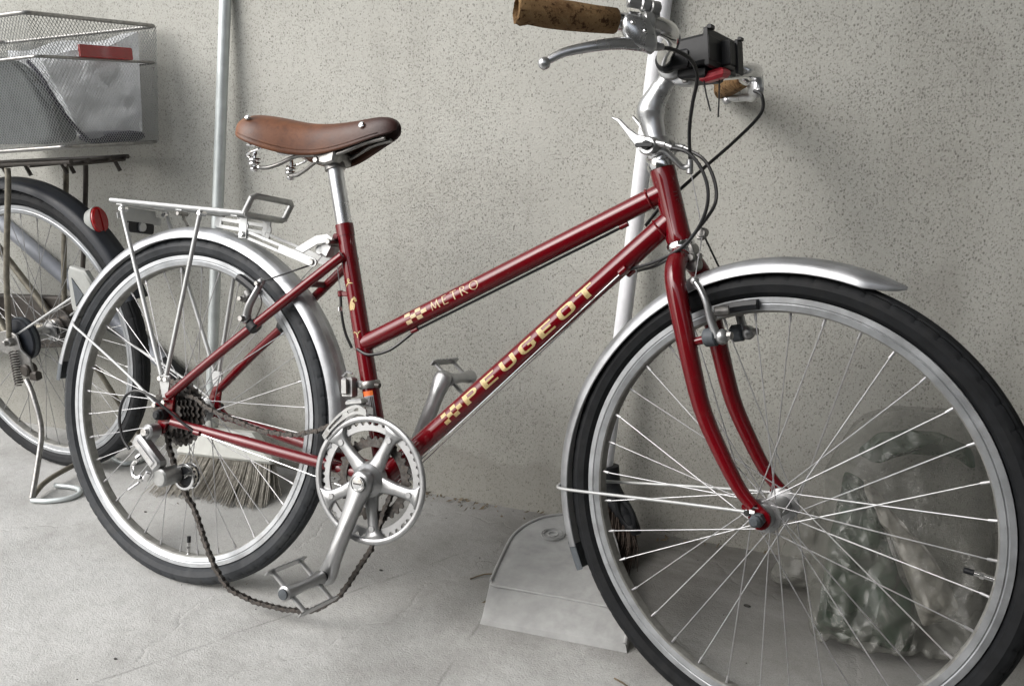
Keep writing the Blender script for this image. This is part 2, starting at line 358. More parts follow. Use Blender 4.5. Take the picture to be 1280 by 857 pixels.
# ------------------------------------------------------------------ mesh helpers
def V(*a): return Vector(a)
def frame_from(w, up=(0, 0, 1)):
    w = Vector(w).normalized(); up = Vector(up)
    if abs(w.dot(up.normalized())) > 0.97: up = Vector((1, 0, 0))
    u = up.cross(w).normalized(); v = w.cross(u)
    return u, v, w
def spline(pts, n=8, closed=False):
    P = [Vector(p) for p in pts]; out = []; m = len(P)
    rng = range(m if closed else m - 1)
    for i in rng:
        if closed: a, b, c, d = P[(i - 1) % m], P[i], P[(i + 1) % m], P[(i + 2) % m]
        else:
            b, c = P[i], P[i + 1]
            a = P[i - 1] if i else b + (b - c); d = P[i + 2] if i + 2 < m else c + (c - b)
        for k in range(n):
            t = k / n
            out.append(0.5 * (2 * b + (c - a) * t + (2 * a - 5 * b + 4 * c - d) * t * t + (3 * b - a - 3 * c + d) * t ** 3))
    if not closed: out.append(P[-1])
    return out

class MB:
    def __init__(s): s.v = []; s.f = []
    def add(s, vs, fs):
        o = len(s.v); s.v += [Vector(v) for v in vs]; s.f += [tuple(i + o for i in f) for f in fs]; return s
    def tube(s, pts, r, n=10, closed=False, cap=True, flat=None, flatdir=None):
        P = [Vector(p) for p in pts]; m = len(P)
        rs = r if isinstance(r, (list, tuple)) else [r] * m
        T = []
        for i in range(m):
            a = P[(i - 1) % m] if (closed or i) else P[0]; b = P[(i + 1) % m] if (closed or i < m - 1) else P[-1]
            T.append((b - a).normalized())
        u, v, _ = frame_from(T[0], flatdir if flatdir else (0, 0, 1))
        vs = []
        for i in range(m):
            if i:
                q = T[i - 1].rotation_difference(T[i]); u = q @ u; v = q @ v
            for k in range(n):
                a = 2 * PI * k / n
                vs.append(P[i] + u * math.cos(a) * rs[i] + v * math.sin(a) * rs[i] * (flat or 1))
        fs = []
        for i in range(m if closed else m - 1):
            j = (i + 1) % m
            for k in range(n):
                l = (k + 1) % n
                fs.append((i * n + k, i * n + l, j * n + l, j * n + k))
        if cap and not closed:
            fs.append(tuple(range(n - 1, -1, -1))); fs.append(tuple((m - 1) * n + k for k in range(n)))
        return s.add(vs, fs)
    def lathe(s, prof, o, axis, n=24, cap=True):
        u, v, w = frame_from(axis); o = Vector(o); vs = []; fs = []; m = len(prof)
        for r, h in prof:
            for k in range(n):
                a = 2 * PI * k / n
                vs.append(o + w * h + u * r * math.cos(a) + v * r * math.sin(a))
        for i in range(m - 1):
            for k in range(n):
                l = (k + 1) % n; fs.append((i * n + k, i * n + l, (i + 1) * n + l, (i + 1) * n + k))
        if cap: fs.append(tuple(range(n - 1, -1, -1))); fs.append(tuple((m - 1) * n + k for k in range(n)))
        return s.add(vs, fs)
    def cyl(s, a, b, r, n=16, bev=None):
        a, b = Vector(a), Vector(b); L = (b - a).length
        e = bev if bev is not None else min(r * 0.2, L * 0.2)
        return s.lathe([(r - e, 0), (r, e), (r, L - e), (r - e, L)], a, b - a, n)
    def ball(s, c, r, n=12, sx=(1, 1, 1)):
        c = Vector(c); vs = []; fs = []; m = n // 2
        for i in range(1, m):
            t = PI * i / m
            for k in range(n):
                a = 2 * PI * k / n
                vs.append(c + Vector((r * sx[0] * math.sin(t) * math.cos(a), r * sx[1] * math.sin(t) * math.sin(a), r * sx[2] * math.cos(t))))
        for i in range(m - 2):
            for k in range(n):
                l = (k + 1) % n; fs.append((i * n + k, (i + 1) * n + k, (i + 1) * n + l, i * n + l))
        vs += [c + Vector((0, 0, r * sx[2])), c - Vector((0, 0, r * sx[2]))]; a, b = len(vs) - 2, len(vs) - 1
        for k in range(n):
            l = (k + 1) % n; fs.append((a, k, l)); fs.append((b, (m - 2) * n + l, (m - 2) * n + k))
        return s.add(vs, fs)
    def prism(s, poly, o, u, v, w, t0, t1, ch=0.0):
        o, u, v, w = Vector(o), Vector(u), Vector(v), Vector(w); n = len(poly)
        A = sum(poly[i][0] * poly[(i + 1) % n][1] - poly[(i + 1) % n][0] * poly[i][1] for i in range(n))
        if A < 0: poly = poly[::-1]
        def inset(d):
            out = []
            for i in range(n):
                p0, p1, p2 = Vector(poly[i - 1]), Vector(poly[i]), Vector(poly[(i + 1) % n])
                e1, e2 = (p1 - p0).normalized(), (p2 - p1).normalized()
                n1, n2 = Vector((-e1.y, e1.x)), Vector((-e2.y, e2.x))
                b = n1 + n2
                if b.length < 1e-6: b = n1
                b = b.normalized(); k = max(0.35, b.dot(n1))
                out.append(p1 + b * d / k)
            return out
        rings = [(poly, t0), (poly, t1)] if not ch else [(inset(ch), t0), (poly, t0 + ch), (poly, t1 - ch), (inset(ch), t1)]
        vs = []; fs = []
        for pl, t in rings:
            for p in pl: vs.append(o + u * p[0] + v * p[1] + w * t)
        m = len(rings)
        for i in range(m - 1):
            for k in range(n):
                l = (k + 1) % n; fs.append((i * n + k, i * n + l, (i + 1) * n + l, (i + 1) * n + k))
        fs.append(tuple(range(n - 1, -1, -1))); fs.append(tuple((m - 1) * n + k for k in range(n)))
        return s.add(vs, fs)
    def box(s, c, size, u=(1, 0, 0), v=(0, 1, 0), ch=0.001):
        u, v = Vector(u).normalized(), Vector(v).normalized(); w = u.cross(v).normalized()
        a, b, d = size[0] / 2, size[1] / 2, size[2] / 2
        return s.prism([(-a, -b), (a, -b), (a, b), (-a, b)], c, u, v, w, -d, d, ch)
    def annulus(s, ro, ri, o, u, v, w, t0, t1, n=64, ch=0.0008):
        # ro, ri: number or function(angle)
        fo = ro if callable(ro) else (lambda a: ro); fi = ri if callable(ri) else (lambda a: ri)
        o, u, v, w = Vector(o), Vector(u), Vector(v), Vector(w); vs = []; fs = []
        for k in range(n):
            a = 2 * PI * k / n; d = u * math.cos(a) + v * math.sin(a); Ro, Ri = fo(a), fi(a)
            for r, t in ((Ri, t0 + ch), (Ri + ch, t0), (Ro - ch, t0), (Ro, t0 + ch), (Ro, t1 - ch), (Ro - ch, t1), (Ri + ch, t1), (Ri, t1 - ch)):
                vs.append(o + d * r + w * t)
        for k in range(n):
            l = (k + 1) % n
            for j in range(8):
                q = (j + 1) % 8; fs.append((k * 8 + j, l * 8 + j, l * 8 + q, k * 8 + q))
        return s.add(vs, fs)
    def sweep(s, prof, c, a0=0, a1=2 * PI, n=120, fn=None):
        # closed profile of (r, y) revolved about the y axis through c, angle from +x towards +z
        c = Vector(c); m = len(prof); full = abs(a1 - a0 - 2 * PI) < 1e-6
        N = n if full else n + 1; vs = []; fs = []
        for i in range(N):
            a = a0 + (a1 - a0) * i / n
            for j, (r, y) in enumerate(prof):
                if fn: r, y = fn(a, r, y, i, j)
                vs.append(c + Vector((r * math.cos(a), y, r * math.sin(a))))
        for i in range(n):
            k = (i + 1) % N
            for j in range(m):
                l = (j + 1) % m; fs.append((i * m + j, i * m + l, k * m + l, k * m + j))
        if not full: fs.append(tuple(range(m))); fs.append(tuple((N - 1) * m + j for j in range(m - 1, -1, -1)))
        return s.add(vs, fs)
    def build(s, name, mat, parent=None, xf=None, ang=38, smooth=True):
        me = bpy.data.meshes.new(name)
        vs = [xf @ v for v in s.v] if xf is not None else s.v
        me.from_pydata([tuple(v) for v in vs], [], s.f)
        bm = bmesh.new(); bm.from_mesh(me); bmesh.ops.recalc_face_normals(bm, faces=bm.faces[:]); bm.to_mesh(me); bm.free()
        if smooth:
            me.shade_smooth(); me.set_sharp_from_angle(angle=math.radians(ang))
        me.materials.append(mat)
        o = bpy.data.objects.new(name, me); col.objects.link(o)
        if parent: o.parent = parent
        return o

def thing(name, label, cat, loc=(0, 0, 0), rot=(0, 0, 0), group=None):
    o = bpy.data.objects.new(name, None); col.objects.link(o); o.empty_display_size = 0.1
    o.location = loc; o.rotation_euler = rot
    return tag(o, label, cat, group)
def tag(o, label, cat, group=None, kind=None):
    o['label'] = label; o['category'] = cat
    if group: o['group'] = group
    if kind: o['kind'] = kind
    return o
def arc(cx, cy, r, a0, a1, n):
    return [(cx + r * math.cos(a0 + (a1 - a0) * i / n), cy + r * math.sin(a0 + (a1 - a0) * i / n)) for i in range(n + 1)]
def capsule2(p, q, r0, r1, n=8):
    # outline of a bar with round ends, in 2D
    p, q = Vector(p), Vector(q); a = math.atan2(q.y - p.y, q.x - p.x)
    return arc(p.x, p.y, r0, a + PI / 2, a + 3 * PI / 2, n) + arc(q.x, q.y, r1, a - PI / 2, a + PI / 2, n)
X, Y, Z = Vector((1, 0, 0)), Vector((0, 1, 0)), Vector((0, 0, 1))

# ------------------------------------------------------------------ the place
def wall_y(x): return 0.4835 + 0.0215 * x
m = MB()
m.add([(-30, -30, 0), (30, -30, 0), (30, 30, 0), (-30, 30, 0)], [(0, 1, 2, 3)])
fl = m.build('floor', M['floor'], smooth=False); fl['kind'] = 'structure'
m = MB()
x0, x1 = -9, 3.2
m.add([(x0, wall_y(x0), -0.05), (x1, wall_y(x1), -0.05), (x1, wall_y(x1), 2.6), (x0, wall_y(x0), 2.6),
       (x0, wall_y(x0) + .15, -0.05), (x1, wall_y(x1) + .15, -0.05), (x1, wall_y(x1) + .15, 2.6), (x0, wall_y(x0) + .15, 2.6)],
      [(0, 1, 2, 3), (5, 4, 7, 6), (1, 5, 6, 2), (4, 0, 3, 7), (3, 2, 6, 7)])
w = m.build('wall', M['wall'], smooth=False); tag(w, 'rough grey beige stucco wall behind both bicycles', 'wall')
# unseen slabs added overhead, at the right and behind the camera to block light
m = MB(); m.box((2.1, -0.95, 2.4), (4.0, 2.8, 0.2), ch=0)
o = m.build('light_blocker_top', M['blocker'], smooth=False); o['kind'] = 'structure'
m = MB(); m.box((1.86, -0.35, 1.14), (0.2, 1.4, 2.3), ch=0)
o = m.build('light_blocker_side', M['blocker'], smooth=False); tag(o, 'unseen grey slab added at the right to block light', 'wall')
m = MB(); m.box((2.0, -1.40, 0.62), (4.2, 0.15, 1.24), ch=0)
o = m.build('light_blocker_low', M['blocker'], smooth=False); tag(o, 'unseen low grey slab added behind the camera to block light', 'wall')

# debris swept against the wall and strewn on the concrete
m = MB()
for i in range(130):
    t = rnd.random()
    if i < 122: x = rnd.uniform(-0.1, 1.3) if rnd.random() < .75 else rnd.gauss(0.3, .08); y = wall_y(x) - abs(rnd.gauss(0, 0.018)) - 0.004
    else: x = rnd.uniform(-0.6, 1.2); y = rnd.uniform(-0.1, 0.45)
    L, w_ = rnd.uniform(0.002, 0.009), rnd.uniform(0.0008, 0.0028); a = rnd.uniform(0, PI)
    d = Vector((math.cos(a), math.sin(a), 0)); n_ = Vector((-d.y, d.x, 0)); z = rnd.uniform(0.002, 0.006); c = Vector((x, y, z))
    m.add([c - d * L, c + n_ * w_ + Z * .002, c + d * L + Z * rnd.uniform(-.001, .004), c - n_ * w_], [(0, 1, 2, 3)])
for pts in ([(0.83, 0.04, .002), (0.85, 0.03, .004), (0.862, 0.022, .002)], [(0.50, 0.205, .002), (0.52, 0.225, .005), (0.545, 0.24, .003)]):
    m.tube(spline(pts, 4), 0.0014, 5)
o = m.build('leaf_litter', M['leaf'], smooth=False); tag(o, 'dry leaf crumbs and straw swept along the foot of the wall', 'litter', kind='stuff')
m = MB()
for i in range(130):
    x, y = rnd.uniform(-0.9, 1.2), rnd.uniform(-0.35, 0.45); r = rnd.uniform(0.0005, 0.0014)
    if i % 2: x = rnd.uniform(0.2, 1.2); y = wall_y(x) - abs(rnd.gauss(0, .04)) - .005
    m.ball((x, y, r * .4), r, 6, (rnd.uniform(.8, 1.6), 1, .6))
for x, y, r in ((0.33, 0.17, .003), (-0.28, 0.18, .003), (0.98, 0.31, .0045), (0.08, -.22, .0028)): m.ball((x, y, r * .4), r, 6, (1.5, .8, .5))
o = m.build('grit', M['grit']); tag(o, 'scattered dark grit and pebbles on the concrete floor', 'grit', kind='stuff')

# ------------------------------------------------------------------ bicycle parts shared by both machines
def make_wheel(parent, name, c, R, tr, hub, valve_ang, tyre_m, spoke_m, xf=None, phase=0.0, inner='rimin', tread=True):
    """R rim radius, tr tyre radius; hub = (near flange y, far flange y, flange r near, flange r far, barrel r)"""
    S = xf if xf is not None else Matrix.Identity(4)
    ht = R + 0.0005; cr = (R + tr) / 2; a = (tr - R) / 2 + 0.0012
    w = bpy.data.objects.new(name, None); col.objects.link(w); w.parent = parent; w.empty_display_size = .05
    # tyre: smooth sidewalls, shoulder nicks, flatter tread
    prof = []
    hw = a * 1.02
    K = 44
    for k in range(K):
        t = 2 * PI * k / K; e = 0
        tt = abs((t + PI) % (2 * PI) - PI)
        if k in (2, 42, 5, 39): e = -.0011                 # grooves along the crown
        if k in (11, 33, 15, 29): e = .0007                # ribs on the flanks
        prof.append((cr + (a + e) * math.cos(t), (hw + e) * math.sin(t)))
    def trd(ang, r, y, i, j):
        if tread and r > cr + a * 0.40 and abs(y) > hw * .50 and i % 8 == 0:
            r -= .0015; y *= .97
        return r, y
    mb = MB().sweep(prof, c, n=480, fn=trd); mb.build('tyre', tyre_m, w, S, ang=24)
    # rim: two braking flanks with a groove, box section and inner wall
    rp = [(R, -.0118), (R - .007, -.0115), (R - .0085, -.0105), (R - .010, -.0115), (R - .0175, -.0100), (R - .0195, -.0080), (R - .0205, 0), (R - .0195, .0080),
          (R - .0175, .0100), (R - .010, .0115), (R - .0085, .0105), (R - .007, .0115), (R, .0118), (R, .0095), (R - .008, .008), (R - .008, -.008), (R, -.0095)]
    rim = MB().sweep(rp, c, n=160).build('rim', M['rim'], w, S, ang=25)
    rim.data.materials.append(M[inner])
    for p in rim.data.polygons:
        q = p.index % 17
        if q in (4, 5, 6, 7): p.material_index = 1
    # hub
    yn, yf, rn, rf, br = hub
    h = MB()
    h.lathe([(0.010, yn - .012), (0.012, yn - .010), (rn * .62, yn - .008), (rn * .7, yn - .0025), (rn, yn - .002), (rn + .0006, yn), (rn, yn + .002), (rn * .6, yn + .004), (br, yn + .012), (br * .9, (yn + yf) / 2), (br, yf - .012),
             (rf * .6, yf - .004), (rf, yf - .002), (rf + .0006, yf), (rf, yf + .002), (rf * .7, yf + .0025), (rf * .62, yf + .008), (0.012, yf + .010), (0.010, yf + .012)], c, Y, 36)
    hub_o = h.build('hub', M['alu'], w, S, ang=30)
    hm = MB()
    for y, r in ((yn, rn), (yf, rf)):
        for k in range(18):
            t = 2 * PI * k / 18 + (0 if y == yn else PI / 18); p = Vector(c) + Vector((math.cos(t) * (r - .0045), y, math.sin(t) * (r - .0045)))
            hm.cyl(p - Y * .0024, p + Y * .0024, .0016, 6)
    hm.build('spoke_head', M['dullspoke'], hub_o, S)['kind'] = 'stuff'
    # spokes: one mesh for each side, 36 objects
    def spoke_mesh(y, r, sgn):
        rr = R - .0185; f = math.radians(64)
        A = Vector(((r - .0045) * math.cos(-sgn * f), y + (.0022 if sgn > 0 else -.0022), (r - .0045) * math.sin(-sgn * f)))
        B = Vector((rr - .012, y * .09, 0)); D = Vector((rr + .002, y * .04, 0))
        mb = MB(); mb.tube([A, B], .00084, 6); mb.tube([B, D], .0019, 6)
        me_o = mb.build('spoke', spoke_m, w); return me_o
    protos = {}
    for i in range(36):
        side = i % 2; sg = 1 if (i // 2) % 2 else -1
        ang = valve_ang + phase + math.radians(10 * i + 5)
        key = (side, sg)
        if key not in protos:
            o = spoke_mesh((yn, yf)[side], (rn, rf)[side], sg); protos[key] = o
        else:
            o = protos[key].copy(); col.objects.link(o); o.parent = w
        o.matrix_local = S @ Matrix.Translation(c) @ Matrix.Rotation(-ang, 4, 'Y')
    # valve
    d = Vector((math.cos(valve_ang), 0, math.sin(valve_ang))); p = Vector(c)
    v = MB(); v.cyl(p + d * (R - .018), p + d * (R - .042), .0032, 10); v.cyl(p + d * (R - .030), p + d * (R - .036), .0042, 6); v.cyl(p + d * (R - .018), p + d * (R - .021), .0050, 10)
    vo = v.build('valve', M['chrome'], w, S)
    MB().cyl(p + d * (R - .041), p + d * (R - .053), .0036, 10).build('valve_cap', M['black'], vo, S)
    return w

def fender_profile(re, rc, hw, th=0.0012, bead=True):
    out = []; inn = []; N = 14
    for k in range(N + 1):
        t = -1 + 2 * k / N; y = hw * math.sin(t * PI / 2 * .98)
        r = re + (rc - re) * (1 - abs(t) ** 2.6)
        rr = r + ((.0018 if abs(t) < .16 else -.0008 if .16 <= abs(t) < .36 else .0008 if abs(t) < .55 else 0) if bead else 0)
        out.append((rr, y)); inn.append((r - th, y * .955))
    return out + inn[::-1]

# ------------------------------------------------------------------ the red bicycle (built upright in its own frame, then leaned on the wall)
LEAN = math.radians(14)
bike = thing('bicycle', 'red step-through city bicycle with silver mudguards and brown leather saddle, leaning on the wall', 'bicycle', (0, 0, 0), (-LEAN, 0, 0))
RC = Vector((0, 0, .3175)); FC = Vector((1.0431, 0, .3175)); BB = Vector((.4255, 0, .2635))
P0 = Vector((.99931, 0, .30329)); AX = Vector((-.30902, 0, .95106))
S = Matrix.Translation(P0) @ Matrix.Rotation(-.23342, 4, AX) @ Matrix.Translation(-P0)      # steered front end
def part(mb, name, mat, parent=None, steer=False, ang=38):
    return mb.build(name, M[mat], parent or bike, S if steer else None, ang)

st_top = Vector((.3135, 0, .671)); st_dir = (st_top - BB).normalized()
ht_top = Vector((.8465, 0, .770)); ht_bot = Vector((.8805, 0, .668))
tt0, tt1 = Vector((.371, 0, .4775)), Vector((.850, 0, .7365)); dt0, dt1 = BB, Vector((.866, 0, .699))
seat_tube = part(MB().lathe([(.0143, 0), (.0143, (st_top - BB).length - .02), (.0152, (st_top - BB).length - .02), (.0152, (st_top - BB).length)], BB, st_dir, 28), 'seat_tube', 'red')
top_tube = part(MB().tube([tt0, tt1], .0145, 28), 'top_tube', 'red')
down_tube = part(MB().tube([dt0, dt1], .0160, 28), 'down_tube', 'red')
head_tube = part(MB().lathe([(.0180, 0), (.0185, .006), (.0178, .012), (.0178, .088), (.0185, .096), (.0180, (ht_top - ht_bot).length)], ht_bot, ht_top - ht_bot, 28), 'head_tube', 'red')
part(MB().lathe([(.017, -.036), (.0195, -.034), (.0195, .034), (.017, .036)], BB, Y, 28), 'bottom_bracket_shell', 'red')
# weld beads at the head tube
m = MB()
for tube0, tube1, r in ((tt0, tt1, .0155), (dt0, dt1, .0172)):
    d = (tube1 - tube0).normalized(); axd = (ht_top - ht_bot).normalized()
    # collar just before the head tube
    c = tube1 - d * .020
    u_, v_, _ = frame_from(d)
    m.tube([c + u_ * r * math.cos(t) + v_ * r * math.sin(t) + d * (.012 * abs(math.cos(t)) ** 2 if False else 0) for t in [2 * PI * k / 24 for k in range(24)]], .0016, 6, closed=True)
part(m, 'weld_bead', 'red')
for sgn in (-1, 1):
    part(MB().tube(spline([(.006, .060 * sgn, .350), (.10, .048 * sgn, .432), (.22, .035 * sgn, .530), (.327, .0185 * sgn, .6185)], 6), .0080, 16), 'seat_stay', 'red')
    part(MB().tube(spline([(.018, .060 * sgn, .306), (.12, .052 * sgn, .296), (.24, .040 * sgn, .283), (.335, .030 * sgn, .273), (.41, .024 * sgn, .266)], 6), [.0075] * 4 + [.0085] * 4 + [.0100] * 17, 16), 'chain_stay', 'red')
    poly = capsule2((0, .3175), (.012, .354), .017, .011) if True else None
    m = MB().prism(capsule2((0, .3160), (.008, .350), .0165, .011), (0, .0575 * sgn, 0), X, Z, Y, -.0028, .0028, .0008)
    m.prism(capsule2((.002, .3175), (.034, .304), .0145, .008), (0, .0577 * sgn, 0), X, Z, Y, -.0026, .0026, .0008)
    if sgn < 0: m.prism(capsule2((-.002, .312), (-.010, .288), .011, .009), (0, .0573 * sgn, 0), X, Z, Y, -.0031, .0031, .0008)
    d = part(m, 'dropout', 'red')
    m = MB(); m.cyl((0, .060 * sgn, .3175), (0, .074 * sgn, .3175), .0108, 6, .0015); m.cyl((0, .072 * sgn, .3175), (0, .083 * sgn, .3175), .0082, 16, .003)
    part(m, 'axle_nut', 'black', d)
m = MB().tube([(.262, -.032, .568), (.262, .032, .568)], .0055, 10); part(m, 'seat_stay_bridge', 'darkred')
# cable stops and guides
m = MB()
def stop(p, d, r=.0045, L=.012):
    p, d = Vector(p), Vector(d).normalized(); m.cyl(p - d * L / 2, p + d * L / 2, r, 10)
dtd = (dt1 - dt0).normalized(); ttd = (tt1 - tt0).normalized()
stop((.806, -.016, .6225), dtd, .0052, .014); part(m, 'cable_stop', 'red', down_tube)
m = MB(); stop((.808, .016, .6225), dtd, .0052, .014); part(m, 'cable_stop', 'red', down_tube)
ttn = Vector((ttd.z, 0, -ttd.x))
for p in (tt0 + ttd * .095, tt0 + ttd * .475):
    m = MB(); stop(p + ttn * .0175, ttd, .0042, .014); part(m, 'cable_stop', 'red', top_tube)
m = MB(); stop((.315, 0, .5555), (0.27, 0, -1), .0052, .010); m.box((.3245, 0, .556), (.014, .005, .008)); part(m, 'cable_stop', 'red', seat_tube)
m = MB(); stop((.080, -.063, .2955), (1, .1, -.1), .0050, .014); part(m, 'cable_stop', 'red')

# ---- lettering wrapped on the tubes
def wrap(letter_quads, mat, tube0, tdir, rad, u0, ru, vscale, name, parent, phi0=0.0):
    """letter_quads: list of quads/bands in (u, v); v is arc length across the near side of the tube"""
    n_up = Vector((-tdir.z, 0, tdir.x)); mb = MB(); rr = rad + .00035
    def P(u, v):
        ph = v / rad + phi0
        return tube0 + tdir * u + rr * (-Y * math.cos(ph) + n_up * math.sin(ph))
    for q in letter_quads:
        a, b, c, d = [Vector(p) for p in q]     # a-b bottom, d-c top
        K = 5; L = 2
        vs = []; fs = []
        for i in range(K + 1):
            for j in range(L + 1):
                s_, t_ = j / L, i / K
                p = (a * (1 - s_) + b * s_) * (1 - t_) + (d * (1 - s_) + c * s_) * t_
                vs.append(P(u0 + p.x * ru, p.y * vscale))
        for i in range(K):
            for j in range(L):
                k = i * (L + 1) + j; fs.append((k, k + 1, k + L + 2, k + L + 1))
        mb.add(vs, fs)
    return mb.build(name, M[mat], parent)
def band(path, th, tv, closed=False):
    """stroke along path; thickness th for vertical strokes (in u), tv for horizontal ones (in v)"""
    P = [Vector(p) for p in path]; m_ = len(P); off = []
    for i in range(m_):
        a = P[(i - 1) % m_] if (closed or i) else P[0]; b = P[(i + 1) % m_] if (closed or i < m_ - 1) else P[-1]
        t = (b - a).normalized(); off.append(Vector((-t.y * th / 2, t.x * tv / 2)))
    qs = []
    for i in range(m_ if closed else m_ - 1):
        j = (i + 1) % m_; qs.append((P[i] - off[i], P[j] - off[j], P[j] + off[j], P[i] + off[i]))
    return qs
def rr(x0, y0, x1, y1, r, start=0):
    # rounded rectangle path, counter clockwise from bottom edge
    pts = []
    for cx, cy, a in ((x1 - r, y0 + r, -PI / 2), (x1 - r, y1 - r, 0), (x0 + r, y1 - r, PI / 2), (x0 + r, y0 + r, PI)):
        pts += arc(cx, cy, r, a, a + PI / 2, 4)
    return pts
def q(x0, y0, x1, y1): return (Vector((x0, y0)), Vector((x1, y0)), Vector((x1, y1)), Vector((x0, y1)))
th, tv = .26, .17
def gP(): return [q(0, -.5, th, .5)] + band([(th, .5 - tv / 2)] + arc(.78 - .17, .5 - tv / 2 - .17, .17, PI / 2, 0, 4) + [(.78, .17)] + arc(.78 - .17, .17 - .04, .17, 0, -PI / 2, 4) + [(th, -.04)], tv, tv)
def gE(): return [q(0, -.5, th, .5), q(th, .5 - tv, .86, .5), q(th, -.5, .86, -.5 + tv), q(th, -tv / 2, .74, tv / 2)]
def gU(): return band([(th / 2, .5), (th / 2, -.2)] + arc(th / 2 + .2, -.5 + tv / 2 + .2, .2, PI, 1.5 * PI, 4) + arc(.80 - .2, -.5 + tv / 2 + .2, .2, -PI / 2, 0, 4) + [(.80, -.2), (.80, .5)], .22, tv)
def gG(): return band([(.86, .5 - tv / 2)] + arc(th / 2 + .2, .5 - tv / 2 - .2, .2, PI / 2, PI, 4) + arc(th / 2 + .2, -.5 + tv / 2 + .2, .2, PI, 1.5 * PI, 4) + [(.80 - .1, -.5 + tv / 2), (.80, -.5 + tv / 2 + .1), (.80, .05)], .22, tv) + [q(.52, -.07, .69, .08)]
def gO(): return band(rr(th / 2, -.5 + tv / 2, .82, .5 - tv / 2, .2), .24, tv, True)
def gT(): return [q(0, .5 - tv, .90, .5), q(.32, -.5, .32 + th, .5 - tv)]
word = []
for i, g in enumerate((gP, gE, gU, gG, gE, gO, gT)):
    for qq in g(): word.append([Vector((p[0] * 0.0335 + i * .0405, p[1])) for p in qq])
uP = (Vector((.571, 0, .404)) - dt0).dot(dtd)
wrap(word, 'gold', dt0, dtd, .0160, uP, 1, .0170, 'lettering', down_tube)
chk = [q(i * .0105, -.5 + j * .333, i * .0105 + .0105, -.5 + (j + 1) * .333) for i in range(4) for j in range(3) if (i + j) % 2 == 0]
wrap(chk, 'gold', dt0, dtd, .0160, uP - .049, 1, .0190, 'checker_emblem', down_tube)
uM = (Vector((.499, 0, .5462)) - tt0).dot(ttd)
def s2(x0, y0, x1, y1, w):
    return (Vector((x0 - w / 2, y0)), Vector((x0 + w / 2, y0)), Vector((x1 + w / 2, y1)), Vector((x1 - w / 2, y1)))
met = []
Mg = [s2(.0, -.5, .10, .5, .07), s2(.37, -.42, .10, .42, .12), s2(.37, -.42, .66, .42, .07), s2(.78, -.5, .66, .5, .12)]
Eg = [q(0, -.5, .11, .5), q(.11, .43, .46, .5), q(.11, -.5, .50, -.43), q(.11, -.03, .40, .04)]
Tg = [q(0, .43, .66, .5), q(.28, -.5, .39, .43)]
Rg = [q(0, -.5, .11, .5)] + band([(.11, .46), (.28, .46), (.42, .38), (.45, .24), (.40, .10), (.28, .03), (.11, .02)], .09, .07) + [s2(.62, -.5, .28, -.02, .11)]
Og = band([(.42 + .40 * math.cos(t), .46 * math.sin(t)) for t in [2 * PI * k / 20 for k in range(20)]], .11, .06, True)
for g, x in ((Mg, 0), (Eg, 1.22), (Tg, 2.10), (Rg, 3.15), (Og, 4.15)):
    for qq in g: met.append([Vector(((p[0] + x) * .0178, p[1])) for p in qq])
wrap(met, 'cream', tt0, ttd, .0145, uM, 1, .0145, 'lettering', top_tube, .12)
wrap(chk, 'cream', tt0, ttd, .0145, uM - .052, 1, .0185, 'checker_emblem', top_tube, .08)
# small gold crest marks on the seat tube and a worn one on the head tube
def blob_path(path, w): return band(path, w, w)
std = st_dir
em = []
for qq in blob_path([(-.006, -.5), (-.002, -.35), (.002, -.1), (.0045, .3), (.003, .6), (.0, .45), (.0, .1), (.002, -.2), (.006, -.35)], .0014): em.append([Vector((p[1] * .010 + .27, p[0] / .001)) for p in qq])
def crest(u0, strokes, w):
    out = []
    for st_ in strokes:
        for qq in band([Vector(p) for p in st_], w, w): out.append([Vector((u0 + p[1], -p[0])) for p in qq])
    return out
crests = crest(.322, [[(-.007, -.004), (-.004, -.001), (0, .001), (.004, .0), (.007, -.001)], [(0, .0018), (-.0018, .005), (0, .008), (.0018, .006), (.0008, .003)]], .0017)
crests2 = crest(.287, [[(-.006, -.009), (-.0045, -.002), (-.001, .004), (.003, .009)], [(-.003, -.009), (-.0008, -.003), (.0025, .003)], [(.0005, -.009), (.003, -.0035), (.0035, .001)], [(.004, .011), (.0065, .008), (.007, .003)]], .0036)
crests3 = crest(.238, [[(-.007, .002), (-.004, .0035), (-.001, .001), (.001, -.003), (.0, -.007)], [(.0015, -.001), (.004, .002), (.007, .003)]], .0016)
for cr_ in (crests, crests2, crests3): wrap(cr_, 'gold', BB, std, .0143, 0, 1, 1, 'crest', seat_tube)
hd = (ht_top - ht_bot).normalized()
hc = crest(.062, [[(-.003, .006), (.003, .006)], [(-.003, 0), (.003, .001)], [(-.002, -.006), (.002, -.004), (.002, -.009)]], .0016)
wrap(hc, 'darkred', ht_bot, hd, .0178, 0, 1, 1, 'crest', head_tube, -.75)
def strip(u0, u1, v0, v1): return [q(u0, v0, u1, v1)]
sticker = wrap(strip(.098, .134, -.008, .010), 'label', BB, std, .0143, 0, 1, 1, 'sticker', seat_tube, -.2)
wrap(strip(.134, .142, -.008, .010), 'orange', BB, std, .0143, 0, 1, 1, 'warning_strip', seat_tube, -.2)
bars = [q(.099, v, .132, v + w_) for v, w_ in ((-.0065, .0012), (-.004, .0022), (-.0005, .001), (.002, .0018), (.0055, .001))]
wrap(bars, 'labeldark', BB, std, .0147, 0, 1, 1, 'print', sticker, -.2)

